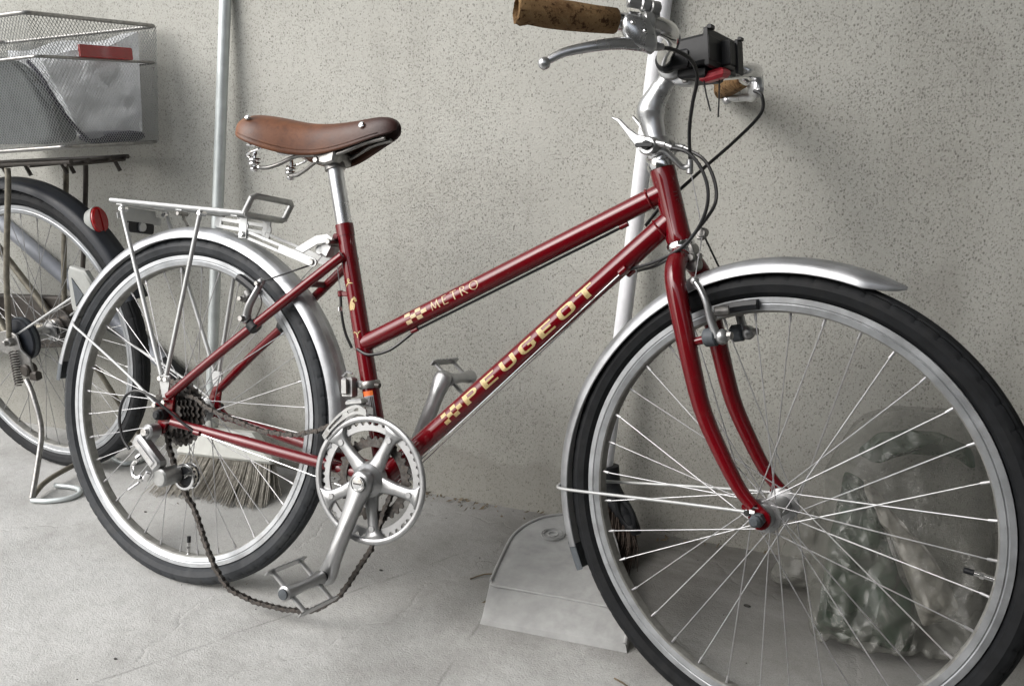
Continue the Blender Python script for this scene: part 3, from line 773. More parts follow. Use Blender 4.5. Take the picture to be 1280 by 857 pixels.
# ---- fork (steered)
m = MB(); m.tube([ht_bot - AX * .004, ht_bot - AX * .020], .0165, 24)
for sgn in (-1, 1):
    pts = spline([Vector((.886, .004 * sgn, .650)), Vector((.8905, .026 * sgn, .640)), Vector((.897, .042 * sgn, .622)), Vector((.908, .047 * sgn, .585)), Vector((.930, .050 * sgn, .515)), Vector((.954, .051 * sgn, .447)), Vector((.985, .051 * sgn, .392)),
                  Vector((1.012, .051 * sgn, .352)), Vector((1.034, .051 * sgn, .331))], 5)
    n_ = len(pts); rad = [.0145 - .0065 * max(0, (i / n_ - .35) / .65) for i in range(n_)]
    b = part(MB().tube(pts, rad, 18), 'fork_blade', 'red', steer=True)
    e = MB(); e.prism(capsule2((1.030, .334), (1.0431, .3175), .009, .015), (0, .051 * sgn, 0), X, Z, Y, -.0026, .0026, .0008)
    e.prism(capsule2((1.030, .332), (1.024, .328), .007, .006), (0, .0512 * sgn, 0), X, Z, Y, -.0022, .0022, .0006)
    part(e, 'dropout', 'red', b, True)
    e = MB(); e.cyl(FC + Y * .053 * sgn, FC + Y * .064 * sgn, .0098, 6, .0012); e.cyl(FC + Y * .062 * sgn, FC + Y * .072 * sgn, .0078, 16, .003)
    part(e, 'axle_nut', 'rubber', b, True)
    e = MB(); e.cyl((.931, .047 * sgn, .535), (.968, .045 * sgn, .547), .0058, 12); part(e, 'brake_boss', 'red', b, True)
    e = MB(); e.cyl((.953, .049 * sgn, .452), (.951, .062 * sgn, .452), .0042, 10); part(e, 'eyelet_bolt', 'greysteel', b, True)
part(m, 'fork_crown', 'red', steer=True)

# ---- wheels
wf = make_wheel(bike, 'front_wheel', FC, .2850, .3175, (-.034, .034, .0225, .0225, .0135), math.radians(-5.2), M['tyre'], M['spoke'], S, inner='rimin')
wr = make_wheel(bike, 'rear_wheel', RC, .2850, .3175, (-.022, .036, .0225, .0225, .0150), math.radians(-86.5), M['oldtyre'], M['spoke'], None)

# ---- cassette
cs = part(MB().cyl((0, -.056, .3175), (0, -.020, .3175), .017, 24), 'freewheel', 'steel')
for i, (n_, r) in enumerate(((30, .0605), (26, .0525), (22, .0450), (19, .0395), (17, .0355), (15, .0320))):
    y = -.026 - i * .0054
    def ro(a, n_=n_, r=r): return r + (.0018 if (a * n_ / (2 * PI)) % 1 < .5 else -.0022)
    part(MB().annulus(ro, r - .014, (0, y, .3175), X, Z, Y, -.0011, .0011, n_ * 4, .0003), 'sprocket', 'steel', cs)

# ---- fenders
def ffn(a, r, y, i, j):
    d = math.degrees(a) % 360
    dr = -.009 * math.exp(-((d - 140) / 34) ** 2)
    if d < 73:
        k = max(0.02, (d - 65.3) / 7.7) ** .5; yy = y * k
        return r * k + (.3365) * (1 - k) + dr * 0 if abs(y) > .004 else r, yy
    return r + dr, y
ff = part(MB().sweep(fender_profile(.3185, .3365, .0245), FC, math.radians(65.4), math.radians(202), 90, ffn), 'front_fender', 'fender', steer=True)
part(MB().sweep(fender_profile(.321, .3375, .0225, .0022, False), FC, math.radians(200.5), math.radians(208.5), 8), 'mud_flap', 'rubber', ff, True)
hoop = spline([(1.0395, -.060, .3265), (.90, -.049, .3095), (.745, -.036, .289), (.7165, -.030, .2862), (.7085, -.014, .2856), (.7075, 0, .2856), (.7085, .014, .2856), (.7165, .030, .2862), (.745, .036, .289), (.90, .049, .3095), (1.0395, .060, .3265)], 5)
part(MB().tube(hoop, .0023, 10), 'fender_stay', 'silver', ff, True)
m = MB()
for sgn in (-1, 1):
    m.cyl((1.030, .053 * sgn, .3245), (1.030, .064 * sgn, .3245), .0048, 8); m.cyl((1.040, .060 * sgn, .3266), (1.026, .060 * sgn, .3250), .0036, 8)
part(m, 'stay_bolt', 'chrome', ff, True)
m = MB(); m.prism(capsule2((.8975, .660), (.9045, .637), .008, .009), (0, 0, 0), X, Z, Y, -.010, .010, .001); m.cyl((.886, 0, .652), (.914, 0, .649), .0055, 10)
m.cyl((.905, -.006, .648), (.905, -.016, .648), .0055, 10)
part(m, 'fender_bracket', 'greysteel', ff, True)

def rfn(a, r, y, i, j):
    d = math.degrees(a)
    return r + .010 * math.exp(-((d - 5) / 38) ** 2) - .004 * math.exp(-((d - 135) / 40) ** 2), y
rf = part(MB().sweep(fender_profile(.3175, .3365, .0250), RC, math.radians(-4), math.radians(170), 100, rfn), 'rear_fender', 'fender')
part(MB().sweep(fender_profile(.319, .3365, .0235, .0022, False), RC, math.radians(168.5), math.radians(176), 8), 'mud_flap', 'rubber', rf)
hoop = spline([(-.020, -.066, .336), (-.10, -.055, .377), (-.235, -.036, .435), (-.275, -.030, .452), (-.293, -.015, .462), (-.297, 0, .4645), (-.293, .015, .462), (-.275, .030, .452), (-.235, .036, .435), (-.10, .055, .377), (-.020, .066, .336)], 5)
part(MB().tube(hoop, .0025, 10), 'fender_stay', 'silver', rf)
m = MB()
for sgn in (-1, 1):
    m.cyl((-.014, .059 * sgn, .3335), (-.014, .074 * sgn, .3335), .0052, 8); m.cyl((.004, .059 * sgn, .340), (.004, .071 * sgn, .340), .0050, 6)
part(m, 'stay_bolt', 'chrome', rf)

# ---- rear rack
rk = bpy.data.objects.new('rear_rack', None); col.objects.link(rk); rk.parent = bike
for y in (-.052, -.018, .018, .052):
    part(MB().tube([(-.168, y, .6925), (-.02, y, .686), (.150, y, .6785)], .0042 if abs(y) > .04 else .0034, 12), 'rail', 'silver', rk)
for x, z in ((-.145, .6850), (.0, .6795), (.125, .6735)):
    part(MB().box((x, 0, z), (.014, .108, .003), u=(1, 0, -.045)), 'crossbar', 'silver', rk)
hp = [(.146, -.052, .6795), (.152, -.052, .690), (.160, -.052, .705), (.163, -.045, .7085), (.163, .0, .7085), (.163, .045, .7085), (.160, .052, .705), (.152, .052, .690), (.146, .052, .6795), (.146, .045, .6765), (.146, 0, .6765), (.146, -.045, .6765)]
part(MB().tube(hp, .0056, 12, closed=True), 'luggage_stop', 'midsteel', rk)
for sgn in (-1, 1):
    for top, mid, low in (((-.137, .052 * sgn, .684), (-.134, .054 * sgn, .668), (-.008, .065 * sgn, .388)), ((.050, .052 * sgn, .682), (.047, .054 * sgn, .660), (.004, .065 * sgn, .388))):
        o = part(MB().tube([top, mid, low], .0040, 10), 'strut', 'silver', rk)
        part(MB().cyl(Vector(top) + Y * .006 * sgn - Z * .007, Vector(top) - Y * .010 * sgn - Z * .007, .0050, 6), 'bolt', 'chrome', o)
    m = MB().prism([(-.014, .388), (.012, .388), (.012, .372), (.008, .348), (-.003, .348), (-.010, .370)], (0, .064 * sgn, 0), X, Z, Y, -.0016, .0016, .0005)
    pl = part(m, 'foot_plate', 'silver', rk)
    m = MB()
    for dx in (-.0075, .0055): m.cyl((dx, .064 * sgn, .381), (dx, .071 * sgn, .381), .0052, 6, .001)
    part(m, 'bolt', 'chrome', pl)
    # front slotted arms
    def slotbar(p, q_, w, y, sl):
        p, q_ = Vector(p), Vector(q_); d = (q_ - p); L = d.length; d.normalize(); n2 = Vector((-d.y, d.x)); mb = MB()
        for s_ in (-1, 1):
            c = [p + d * sl[0] + n2 * s_ * w * .5, p + d * sl[1] + n2 * s_ * w * .5, p + d * sl[1] + n2 * s_ * w * .17, p + d * sl[0] + n2 * s_ * w * .17]
            mb.prism([tuple(v) for v in c], (0, y, 0), X, Z, Y, -.0013, .0013, .0003)
        for a_, b_, e in ((p, p + d * sl[0], -1), (p + d * sl[1], q_, 1)):
            mb.prism([tuple(v) for v in (a_ + n2 * w * .5, b_ + n2 * w * .5, b_ - n2 * w * .5, a_ - n2 * w * .5)], (0, y, 0), X, Z, Y, -.0013, .0013, .0003)
            end = p if e < 0 else q_
            mb.prism([tuple(end + (d * e) * (math.cos(t) * w * .5) + n2 * math.sin(t) * w * .5) for t in [-PI / 2 + PI * k / 8 for k in range(9)]], (0, y, 0), X, Z, Y, -.0013, .0013, .0003)
        return mb
    part(slotbar((.072, .6625), (.128, .6575), .019, -.030 if sgn < 0 else .030, (.006, .046)), 'slotted_bracket', 'silver', rk)
    part(slotbar((.126, .646), (.276, .604), .015, (-.0275) if sgn < 0 else .0275, (.010, .080)), 'slotted_arm', 'silver', rk)
    m = MB(); m.box((.1265, .0305 * sgn, .655), (.016, .003, .036), ch=.0006); part(m, 'end_plate', 'silver', rk)
    part(MB().cyl((.127, .028 * sgn, .644), (.127, .037 * sgn, .644), .0052, 6), 'bolt', 'chrome', rk)
pts = spline([(.232, .6075), (.250, .6225), (.272, .634), (.293, .6385), (.303, .632)], 5); w_ = .0072
L_ = []; R2 = []
P2 = [Vector(p) for p in [(.226, .613), (.250, .6275), (.276, .642), (.296, .6455), (.304, .6400)]]
for i, p in enumerate(P2):
    t = (P2[min(i + 1, 4)] - P2[max(i - 1, 0)]).normalized(); n2 = Vector((-t.y, t.x)); L_.append(tuple(p + n2 * w_)); R2.append(tuple(p - n2 * w_))
part(MB().prism(L_ + R2[::-1], (0, -.021, 0), X, Z, Y, -.0014, .0014, .0004), 'curved_arm', 'silver', rk)
m = MB().cyl((.262, -.010, .654 - .02), (.262, -.010, .636), .001); m = MB(); m.cyl((.3005, -.026, .640), (.3005, .026, .640), .0050, 10); m.cyl((.274, -.032, .6045), (.274, -.018, .6045), .0052, 10)
part(m, 'bolt', 'greysteel', rk)
m = MB(); m.box((.287, 0, .628), (.018, .028, .026), u=(1, 0, -.5), ch=.004); m.cyl((.276, -.014, .626), (.276, .014, .626), .009, 14); part(m, 'seat_cluster_clamp', 'silver', rk)
# lamp plate at the rear end
m = MB(); m.prism([(-.050, .0), (-.052, .010), (-.038, .013), (-.036, .022), (.036, .022), (.038, .012), (.052, .010), (.052, -.004), (.036, -.004), (.026, -.010), (-.026, -.010), (-.036, .0)], (-.151, 0, .660), Y, Z, X, -.0013, .0013, .0004)
lp = part(m, 'lamp_plate', 'silver', rk)
m = MB(); m.box((-.150, 0, .647), (.010, .060, .020), ch=.002); part(m, 'reflector_base', 'black', lp)
m = MB(); m.cyl((-.147, 0, .649), (-.140, 0, .649), .009, 14); part(m, 'bolt', 'alu', lp)
m = MB(); m.tube(spline([(-.045, 0, .682), (-.040, 0, .668), (-.030, 0, .655)], 4), .004, 8, flat=.4); m.cyl((-.045, -.012, .677), (-.045, .012, .677), .0045, 8)
part(m, 'fender_hanger', 'greysteel', rk)

# ---- seat post, saddle
sp_dir = st_dir
part(MB().lathe([(.0132, 0), (.0132, .108), (.0105, .110)], st_top, sp_dir, 24), 'seat_post', 'bright')
m = MB(); m.cyl(st_top - sp_dir * .022 + Vector((-.016, -.010, 0)), st_top - sp_dir * .022 + Vector((-.016, .010, 0)), .0055, 10); part(m, 'seat_bolt', 'darkred')
sad = bpy.data.objects.new('saddle', None); col.objects.link(sad); sad.parent = bike
secs = [(.116, .045, .832, .817), (.121, .058, .8415, .812), (.133, .070, .8475, .804), (.150, .0755, .8495, .797), (.172, .0730, .8480, .789), (.200, .0625, .8440, .782), (.230, .049, .8385, .778), (.262, .0375, .8355, .778), (.296, .030, .8370, .785),
        (.330, .0245, .8410, .796), (.358, .0225, .8455, .806), (.380, .0205, .8480, .813), (.396, .0165, .8460, .818), (.405, .0110, .8405, .823), (.408, .0060, .835, .827)]
def saddle_verts(off):
    K = 20; vs = []
    for x, hw, zt, zs in secs:
        for k in range(K + 1):
            t = -1 + 2 * k / K; a = t * PI / 2
            y = hw * math.copysign(abs(math.sin(a)) ** .80, a); z = zs + (zt - zs) * max(0, math.cos(a)) ** .66
            if t > 0: z -= .016 * t ** 2 * math.exp(-((x - .305) / .065) ** 2); y += .004 * t * math.exp(-((x - .305) / .07) ** 2)
            vs.append(Vector((x, y, z)))
    return vs, K
vs, K = saddle_verts(0)
m = MB(); n_ = len(secs); fs = [(i * (K + 1) + k, i * (K + 1) + k + 1, (i + 1) * (K + 1) + k + 1, (i + 1) * (K + 1) + k) for i in range(n_ - 1) for k in range(K)]
# closed tail cap above the skirt
m.add(vs, fs)
m.add([vs[k] for k in range(K + 1)] + [Vector((.114, vs[k].y * .9, .5 * (vs[k].z + .815))) for k in range(K + 1)], [(k, k + 1, K + 2 + k, K + 1 + k) for k in range(K)])
cov = part(m, 'leather_cover', 'leather', sad, ang=60)
bm = bmesh.new(); bm.from_mesh(cov.data); bmesh.ops.remove_doubles(bm, verts=bm.verts[:], dist=.0004); bmesh.ops.recalc_face_normals(bm, faces=bm.faces[:]); bm.to_mesh(cov.data); bm.free()
md = cov.modifiers.new('sub', 'SUBSURF'); md.levels = md.render_levels = 2
md = cov.modifiers.new('thick', 'SOLIDIFY'); md.thickness = .0035; md.offset = -1
m = MB()      # embossed line above the skirt edge
for sg in (-1, 1):
    m.tube(spline([(x, sg * (hw * .995 + .0006), zs + (zt - zs) * .16) for x, hw, zt, zs in secs[2:12]], 4), .0006, 5)
part(m, 'edge_line', 'leather', cov)
def rivet(p, nrm): return part(MB().lathe([(.0058, -.002), (.0056, .0006), (.0040, .0018), (.0012, .0022)], p, nrm, 14), 'rivet', 'chrome', sad)
for sg in (-1, 1):
    rivet((.152, sg * .0655, .8375), (-.1, sg * .75, .65)); rivet((.350, sg * .0225, .8310), (0, sg, .3)); rivet((.1195, sg * .034, .836), (-.8, sg * .2, .55))
rivet((.117, 0, .833), (-.9, 0, .4))
for sg in (-1, 1):
    rail = spline([(.388, sg * .010, .812), (.350, sg * .012, .803), (.315, sg * .018, .788), (.290, sg * .021, .7815), (.250, sg * .024, .7815), (.225, sg * .028, .7775), (.200, sg * .034, .765), (.178, sg * .040, .7570), (.160, sg * .045, .7565)], 5)
    part(MB().tube(rail, .0034, 10), 'rail', 'greysteel', sad)
    c = Vector((.158, sg * .048, 0))
    coil = [(c.x + .0080 * math.cos(t), c.y + .0080 * math.sin(t), .757 + t / (2 * PI) * .0062) for t in [2 * PI * 2.6 * k / 44 for k in range(45)]]
    loop = spline([coil[-1], (.150, sg * .058, .7745), (.163, sg * .063, .7795), (.182, sg * .060, .7870), (.176, sg * .050, .7925), (.150, sg * .045, .7935), (.133, sg * .040, .7950)], 5)
    part(MB().tube(coil + loop[1:], .0023, 8), 'coil_spring', 'chrome', sad)
    m = MB(); m.cyl((c.x, c.y, .752), (c.x, c.y, .785), .0035, 8); m.ball((c.x, c.y, .753), .0075, 12, (1, 1, .7)); part(m, 'spring_bolt', 'chrome', sad)
m = MB(); m.tube(spline([(.148, -.045, .795), (.130, -.030, .800), (.124, 0, .803), (.130, .030, .800), (.148, .045, .795)], 5), .0045, 8, flat=.6); part(m, 'tail_plate', 'greysteel', sad)
m = MB(); m.prism([(-.022, -.004), (-.016, -.012), (.004, -.015), (.020, -.010), (.022, .006), (.012, .020), (.004, .012), (-.018, .008)], (.282, 0, .781), X, Z, Y, -.027, .027, .003)
m.cyl((.268, -.030, .773), (.268, .034, .773), .0058, 6); m.lathe([(.0175, 0), (.0172, .014), (.013, .022)], st_top + sp_dir * .094, sp_dir, 18); part(m, 'saddle_clamp', 'greysteel', sad)
m = MB(); m.tube([(.330, -.012, .796), (.318, -.010, .792), (.300, -.004, .812), (.375, 0, .832)], .004, 8, flat=.4); part(m, 'nose_bracket', 'greysteel', sad)

# ---- headset, stem, handlebar (steered)
m = MB(); m.lathe([(.0195, -.001), (.0205, .003), (.0205, .008), (.0175, .010), (.0175, .013), (.0195, .015), (.0200, .019), (.0165, .021), (.0165, .024), (.0175, .026), (.0150, .029)], ht_top, AX, 32)
part(m, 'upper_headset', 'chrome', steer=True)
m = MB(); m.lathe([(.0185, .0), (.0205, -.003), (.0205, -.008), (.018, -.011), (.0195, -.013), (.0175, -.018)], ht_bot, AX, 32); part(m, 'lower_headset', 'chrome', steer=True)
m = MB(); sp_ = spline([(.8370, 0, .800), (.8300, 0, .822), (.8235, 0, .842), (.8235, 0, .856), (.8330, 0, .874), (.8430, 0, .888), (.8560, 0, .905)], 5)
n_ = len(sp_); m.tube(sp_, [.0150 + .0052 * math.exp(-((i / n_ - .42) / .16) ** 2) - .002 * (i / n_ > .75) for i in range(n_)], 20)
m.cyl((.858, -.022, .907), (.858, .022, .907), .0190, 24, .003); m.prism(capsule2((.866, .892), (.882, .888), .010, .007), (0, -.0, 0), X, Z, Y, -.012, .012, .002)
stem = part(m, 'stem', 'bright', steer=True, ang=60)
part(MB().cyl((.880, -.016, .888), (.880, .016, .888), .0055, 6), 'clamp_bolt', 'greysteel', stem, True)
part(MB().lathe([(.0135, -.02), (.0135, .032)], ht_top + AX * .02, AX, 20), 'quill', 'alu', stem, True)
half = [(.858, 0, .907), (.8595, .026, .906), (.869, .055, .909), (.888, .085, .913), (.906, .110, .918), (.914, .134, .922), (.909, .157, .9245), (.893, .177, .925), (.874, .197, .925)]
ends = {-1: Vector((.798, -.292, .926)), 1: Vector((.808, .272, .926))}
hb = MB()
core = [Vector((x, -y, z)) for x, y, z in half[:0:-1]] + [Vector(p) for p in half]
core = [core[0].lerp(ends[-1], .85)] + core + [core[-1].lerp(ends[1], .85)]
hb.tube(spline(core, 6), .0111, 18)
bar = part(hb, 'handlebar', 'chrome', steer=True)
for sg in (-1, 1):
    a = Vector((.876, .1945 * sg, .925)); b = ends[sg]; d = b - a; L = d.length
    g = MB().lathe([(.0125, 0), (.0148, .003), (.0158, .03), (.0168, .06), (.0165, .09), (.0160, .108), (.0168, L - .006), (.0155, L - .001), (.0125, L), (.0120, L - .006), (.002, L - .007)], a, d, 28)
    gm = g.build('grip', M['cork'], bike, S, 50)
    tip = S @ b
    for v in gm.data.vertices:
        if (v.co - tip).length < .024: v.co += (v.co - tip).normalized() * (.003 * mnoise.noise(v.co * 160) + .0022 * mnoise.noise(v.co * 420))
        nz = mnoise.noise(v.co * 130) * .0008 + mnoise.noise(v.co * 45) * .0008; v.co += Vector((nz, nz, nz))
    # brake lever, set parallel to the grip
    lv = bpy.data.objects.new('brake_lever', None); col.objects.link(lv); lv.parent = bike
    gd = Vector((-.62, .78 * sg, 0)); gn = Vector((.78, .62 * sg, 0))
    c = Vector((.889, .181 * sg, .9245))
    m = MB(); m.cyl(c - gd * .009, c + gd * .009, .0135, 18, .002); part(m, 'clamp_band', 'chrome', lv, True)
    m = MB(); o_ = c + gn * .004
    m.prism([(-.016, .006), (.012, .008), (.018, -.002), (.016, -.014), (.004, -.030), (-.022, -.036), (-.030, -.028), (-.026, -.010)], o_, gd, Z, gn, -.002, .014, .005); part(m, 'bracket', 'bright', lv, True, 50)
    m = MB()
    for du_, dz_ in ((.006, -.004), (-.010, -.012)): m.ball(o_ + gd * du_ + Z * dz_ + gn * (.0135 if sg > 0 else .0135), .0034, 10)
    part(m, 'rivet', 'chrome', lv, True)
    p_ = o_ + gd * -.008 + Z * -.026 + gn * .006; dz = 1.0 if sg < 0 else -.35
    m = MB(); blade = spline([p_, p_ + gd * .028 + gn * .004 - Z * .002, p_ + gd * .060 + gn * .003 - Z * .008 * dz, p_ + gd * .092 - gn * .005 - Z * .016 * dz, p_ + gd * .112 - gn * .012 - Z * .0265 * dz], 5)
    n_ = len(blade); m.tube(blade, [.0080 - .0036 * i / n_ for i in range(n_)], 12, flat=.6, flatdir=tuple(gn)); m.ball(blade[-1] + gd * .003 - Z * .003, .0078, 14); part(m, 'blade', 'bright', lv, True, 60)
    q0 = o_ - gd * .020 + Z * -.026 + gn * .006
    m = MB(); m.cyl(q0, q0 - gd * .012, .0050, 12); m.cyl(q0 - gd * .010, q0 - gd * .018, .0040, 12); part(m, 'barrel_adjuster', 'alu', lv, True)
# bell base on the near side of the bar
bell = bpy.data.objects.new('lamp_mount', None); col.objects.link(bell); bell.parent = bike
m = MB(); m.cyl((.905, -.163, .9245), (.896, -.174, .925), .0150, 18, .002); part(m, 'band', 'midsteel', bell, True)
m = MB(); m.box((.9085, -.163, .929), (.007, .013, .036), u=(.78, -.62, .0), v=(.62, .78, .1), ch=.002); m.cyl((.906, -.171, .9435), (.913, -.160, .9435), .0075, 14); part(m, 'arm', 'midsteel', bell, True)
m = MB(); m.cyl((.886, -.190, .9475), (.904, -.170, .9455), .0062, 14); m.cyl((.897, -.178, .9462), (.905, -.169, .9452), .0082, 14); part(m, 'thumb_screw', 'alu', bell, True)
# black basket adapter clamped beside the stem
ad = bpy.data.objects.new('basket_adapter', None); col.objects.link(ad); ad.parent = bike
m = MB(); m.box((.900, 0, .918), (.052, .088, .038), u=(1, 0, .12), ch=.004); part(m, 'block', 'black', ad, True)
for sg in (-1, 1):
    m = MB(); m.cyl((.8640, .036 * sg, .9075), (.8685, .049 * sg, .9090), .0160, 22, .003); m.box((.880, .040 * sg, .908), (.036, .014, .024), u=(1, 0, .1), ch=.003); part(m, 'clamp', 'black', ad, True)
m = MB(); m.box((.922, 0, .9215), (.0055, .090, .050), u=(1, 0, .12), ch=.0015); part(m, 'flange', 'black', ad, True)
m = MB(); m.box((.938, .026, .9185), (.0045, .018, .046), u=(1, 0, .12), ch=.0015); part(m, 'flange', 'black', ad, True)
m = MB(); m.box((.930, .016, .920), (.016, .040, .034), u=(1, 0, .12), ch=.002); part(m, 'neck', 'black', ad, True)
m = MB(); m.box((.922, -.034, .9475), (.006, .012, .006), ch=.001); part(m, 'lug', 'black', ad, True)
m = MB(); m.box((.9385, .026, .9425), (.005, .010, .005), ch=.001); part(m, 'lug', 'black', ad, True)
m = MB(); m.box((.922, -.012, .890), (.034, .024, .013), u=(1, 0, .2), v=(0, 1, .1), ch=.004); part(m, 'release_button', 'redclip', ad, True)
m = MB(); m.box((.896, 0, .893), (.040, .060, .014), ch=.003); part(m, 'under_plate', 'black', ad, True)
for p in ([(.908, -.020, .895), (.915, -.022, .868), (.923, -.020, .842)], [(.926, -.006, .886), (.928, -.007, .860), (.928, -.006, .836)]):
    part(MB().tube(spline(p, 4), .0011, 6), 'cable_tie', 'cable', ad, True)
# stem shifters
for sg in (-1, 1):
    sh = bpy.data.objects.new('shift_lever', None); col.objects.link(sh); sh.parent = bike
    c = Vector((.8395, .030 * sg, .7985)) if sg < 0 else Vector((.8395, .026, .8005))
    m = MB(); m.cyl(c - Y * .012 * sg, c + Y * .007 * sg, .0130, 20, .002); part(m, 'barrel', 'alu', sh, True)
    m = MB(); m.cyl(c + Y * .006 * sg, c + Y * .012 * sg, .0068, 8, .001); m.prism(capsule2((-.011, 0), (.011, 0), .003, .003), c + Y * .012 * sg, X, Z, Y * sg, 0, .004, .0008); part(m, 'wing_nut', 'black', sh, True)
    m = MB(); pl = [(-.004, .013), (-.018, .016), (-.032, .025), (-.048, .039), (-.060, .0425 if sg < 0 else .050), (-.0615, .0405 if sg < 0 else .0465), (-.050, .034), (-.034, .016), (-.022, .003), (-.010, -.010), (.004, -.012), (.012, 0), (.006, .012)]
    m.prism(pl, c + Y * .002 * sg, X, Z, Y, -.0028, .0028, .001); part(m, 'lever', 'alu', sh, True)
    m = MB(); m.cyl(c + Vector((.010, 0, .004)), c + Vector((.026, 0, .001)), .0045, 10); m.cyl(c + Vector((.024, 0, .0015)), c + Vector((.036, 0, -.003)), .0034, 10); part(m, 'cable_stop', 'alu', sh, True)
m = MB(); m.lathe([(.0170, -.006), (.0175, 0), (.0170, .008)], ht_top + AX * .034, AX, 22); part(m, 'shifter_clamp', 'alu', steer=True)

# ---- brakes
def cable(name, pts, r, mat='cable', steer=True, n=8, seg=7): return part(MB().tube(spline(pts, seg), r, n), name, mat, None, steer)
fb = bpy.data.objects.new('front_brake', None); col.objects.link(fb); fb.parent = bike
for sg in (-1, 1):
    piv = Vector((.962, .045 * sg, .5465))
    arm = bpy.data.objects.new('brake_arm', None); col.objects.link(arm); arm.parent = fb
    pts = spline([(.966, .047 * sg, .545), (.957, .049 * sg, .566), (.950, .052 * sg, .590), (.941, .052 * sg, .606), (.931, .050 * sg, .617)], 5); n_ = len(pts)
    m = MB(); m.tube(pts, [.0080 - .0030 * i / n_ for i in range(n_)], 12, flat=.75); m.ball(piv + Vector((.010, 0, 0)), .0105, 14, (.9, 1, 1)); m.ball((.930, .050 * sg, .6175), .0062, 12)
    arm_o = part(m, 'arm', 'alu', fb, True, 60); bpy.data.objects.remove(arm)
    part(MB().cyl(piv + Vector((-.014, 0, -.004)), piv + Vector((.003, 0, 0)), .0125, 18, .002), 'boot', 'rubber', arm_o, True)
    part(MB().cyl(piv + Vector((.016, 0, .002)), piv + Vector((.024, 0, .003)), .0055, 6), 'pivot_bolt', 'greysteel', arm_o, True)
    m = MB(); m.cyl((.958, .044 * sg, .5785), (.976, .037 * sg, .5815), .0068, 12); m.ball((.957, .046 * sg, .572), .006, 10); part(m, 'eye_bolt', 'greysteel', arm_o, True)
    ang0 = math.radians(107)
    m = MB().sweep([(.269, .0135 * sg), (.282, .0135 * sg), (.283, .0150 * sg), (.282, .0240 * sg), (.276, .0265 * sg), (.270, .0240 * sg)], FC, math.radians(97.5), math.radians(108), 8); part(m, 'brake_pad', 'black', arm_o, True)
part(MB().tube([(.889, 0, .770), (.914, 0, .682)], .0008, 6), 'brake_wire', 'spoke', fb, True)
for sg in (-1, 1): part(MB().tube([(.914, 0, .682), (.930, .050 * sg, .6175)], .0008 if sg < 0 else .0014, 6), 'straddle_wire', 'spoke' if sg < 0 else 'cable', fb, True)
m = MB(); m.cyl((.914, -.006, .682), (.914, .006, .682), .0075, 12, .002); m.box((.912, 0, .678), (.010, .009, .012), ch=.002); part(m, 'yoke', 'greysteel', fb, True)
m = MB(); pts = spline([(.838, -.016, .787), (.856, -.018, .793), (.868, -.012, .783), (.878, -.003, .772), (.889, 0, .772)], 6); m.tube(pts, .0058, 10, flat=.7); m.cyl((.888, 0, .782), (.889, 0, .762), .0046, 10); part(m, 'cable_hanger', 'alu', fb, True)
rb = bpy.data.objects.new('rear_brake', None); col.objects.link(rb); rb.parent = bike
for sg in (-1, 1):
    m = MB(); pts = spline([(.158, .046 * sg, .502), (.166, .050 * sg, .522), (.178, .051 * sg, .543), (.187, .048 * sg, .563)], 5); n_ = len(pts)
    m.tube(pts, [.0078 - .0025 * i / n_ for i in range(n_)], 12, flat=.75); m.ball((.187, .048 * sg, .565), .0068, 12); m.ball((.158, .046 * sg, .501), .0098, 12)
    a = part(m, 'arm', 'alu', rb, ang=60)
    part(MB().cyl((.164, .040 * sg, .494), (.176, .039 * sg, .484), .0125, 16, .002), 'boot', 'black', a)
    m = MB(); m.cyl((.160, .042 * sg, .536), (.146, .034 * sg, .545), .0066, 12); m.ball((.150, .044 * sg, .534), .007, 10); part(m, 'eye_bolt', 'greysteel', a)
    m = MB().sweep([(.269, .0135 * sg), (.282, .0135 * sg), (.283, .0150 * sg), (.282, .0240 * sg), (.276, .0265 * sg), (.270, .0240 * sg)], RC, math.radians(56), math.radians(66), 8); part(m, 'brake_pad', 'black', a)
for sg in (-1, 1):
    for x_, y_, z_, l_, r_ in ((.186, .052, .562, .008, .0046), (.150, .050, .534, .008, .0048), (.158, .052, .501, .010, .0055)):
        part(MB().cyl((x_, y_ * sg, z_), (x_, (y_ + l_) * sg, z_), r_, 6, .0008), 'pinch_bolt', 'greysteel', rb)
    m = MB(); m.tube(spline([(.170, .044 * sg, .492), (.182, .046 * sg, .510), (.190, .047 * sg, .530), (.184, .048 * sg, .548)], 4), .0011, 6); part(m, 'return_spring', 'steel', rb)
part(MB().tube([(.187, -.048, .565), (.262, 0, .604)], .0016, 6), 'straddle_wire', 'cable', rb)
part(MB().tube([(.187, .048, .565), (.262, 0, .604)], .0009, 6), 'straddle_wire', 'spoke', rb)
part(MB().tube([(.262, 0, .604), (.292, 0, .640)], .0008, 6), 'brake_wire', 'spoke', rb)
# outer cables
cable('brake_cable', [(.909, -.158, .8975), (.916, -.130, .902), (.924, -.092, .896), (.920, -.060, .880), (.902, -.032, .852), (.889, -.010, .820), (.888, 0, .782)], .0026)
cable('brake_cable', [(.909, .158, .8975), (.924, .152, .888), (.926, .148, .862), (.906, .110, .820), (.882, .060, .776), (.863, .024, .742), (.845, .022, .728), (.815, .018, .690)], .0026)
cable('shift_cable', [(.872, -.030, .7955), (.900, -.031, .787), (.922, -.032, .764), (.933, -.032, .732), (.927, -.032, .698), (.903, -.031, .664), (.862, -.028, .641), (.809, -.018, .625)], .0025)
cable('shift_cable', [(.872, .026, .798), (.900, .022, .782), (.918, .020, .752), (.922, .016, .722), (.914, -.010, .690), (.896, -.026, .660), (.862, -.024, .636), (.809, .014, .624)], .0025)
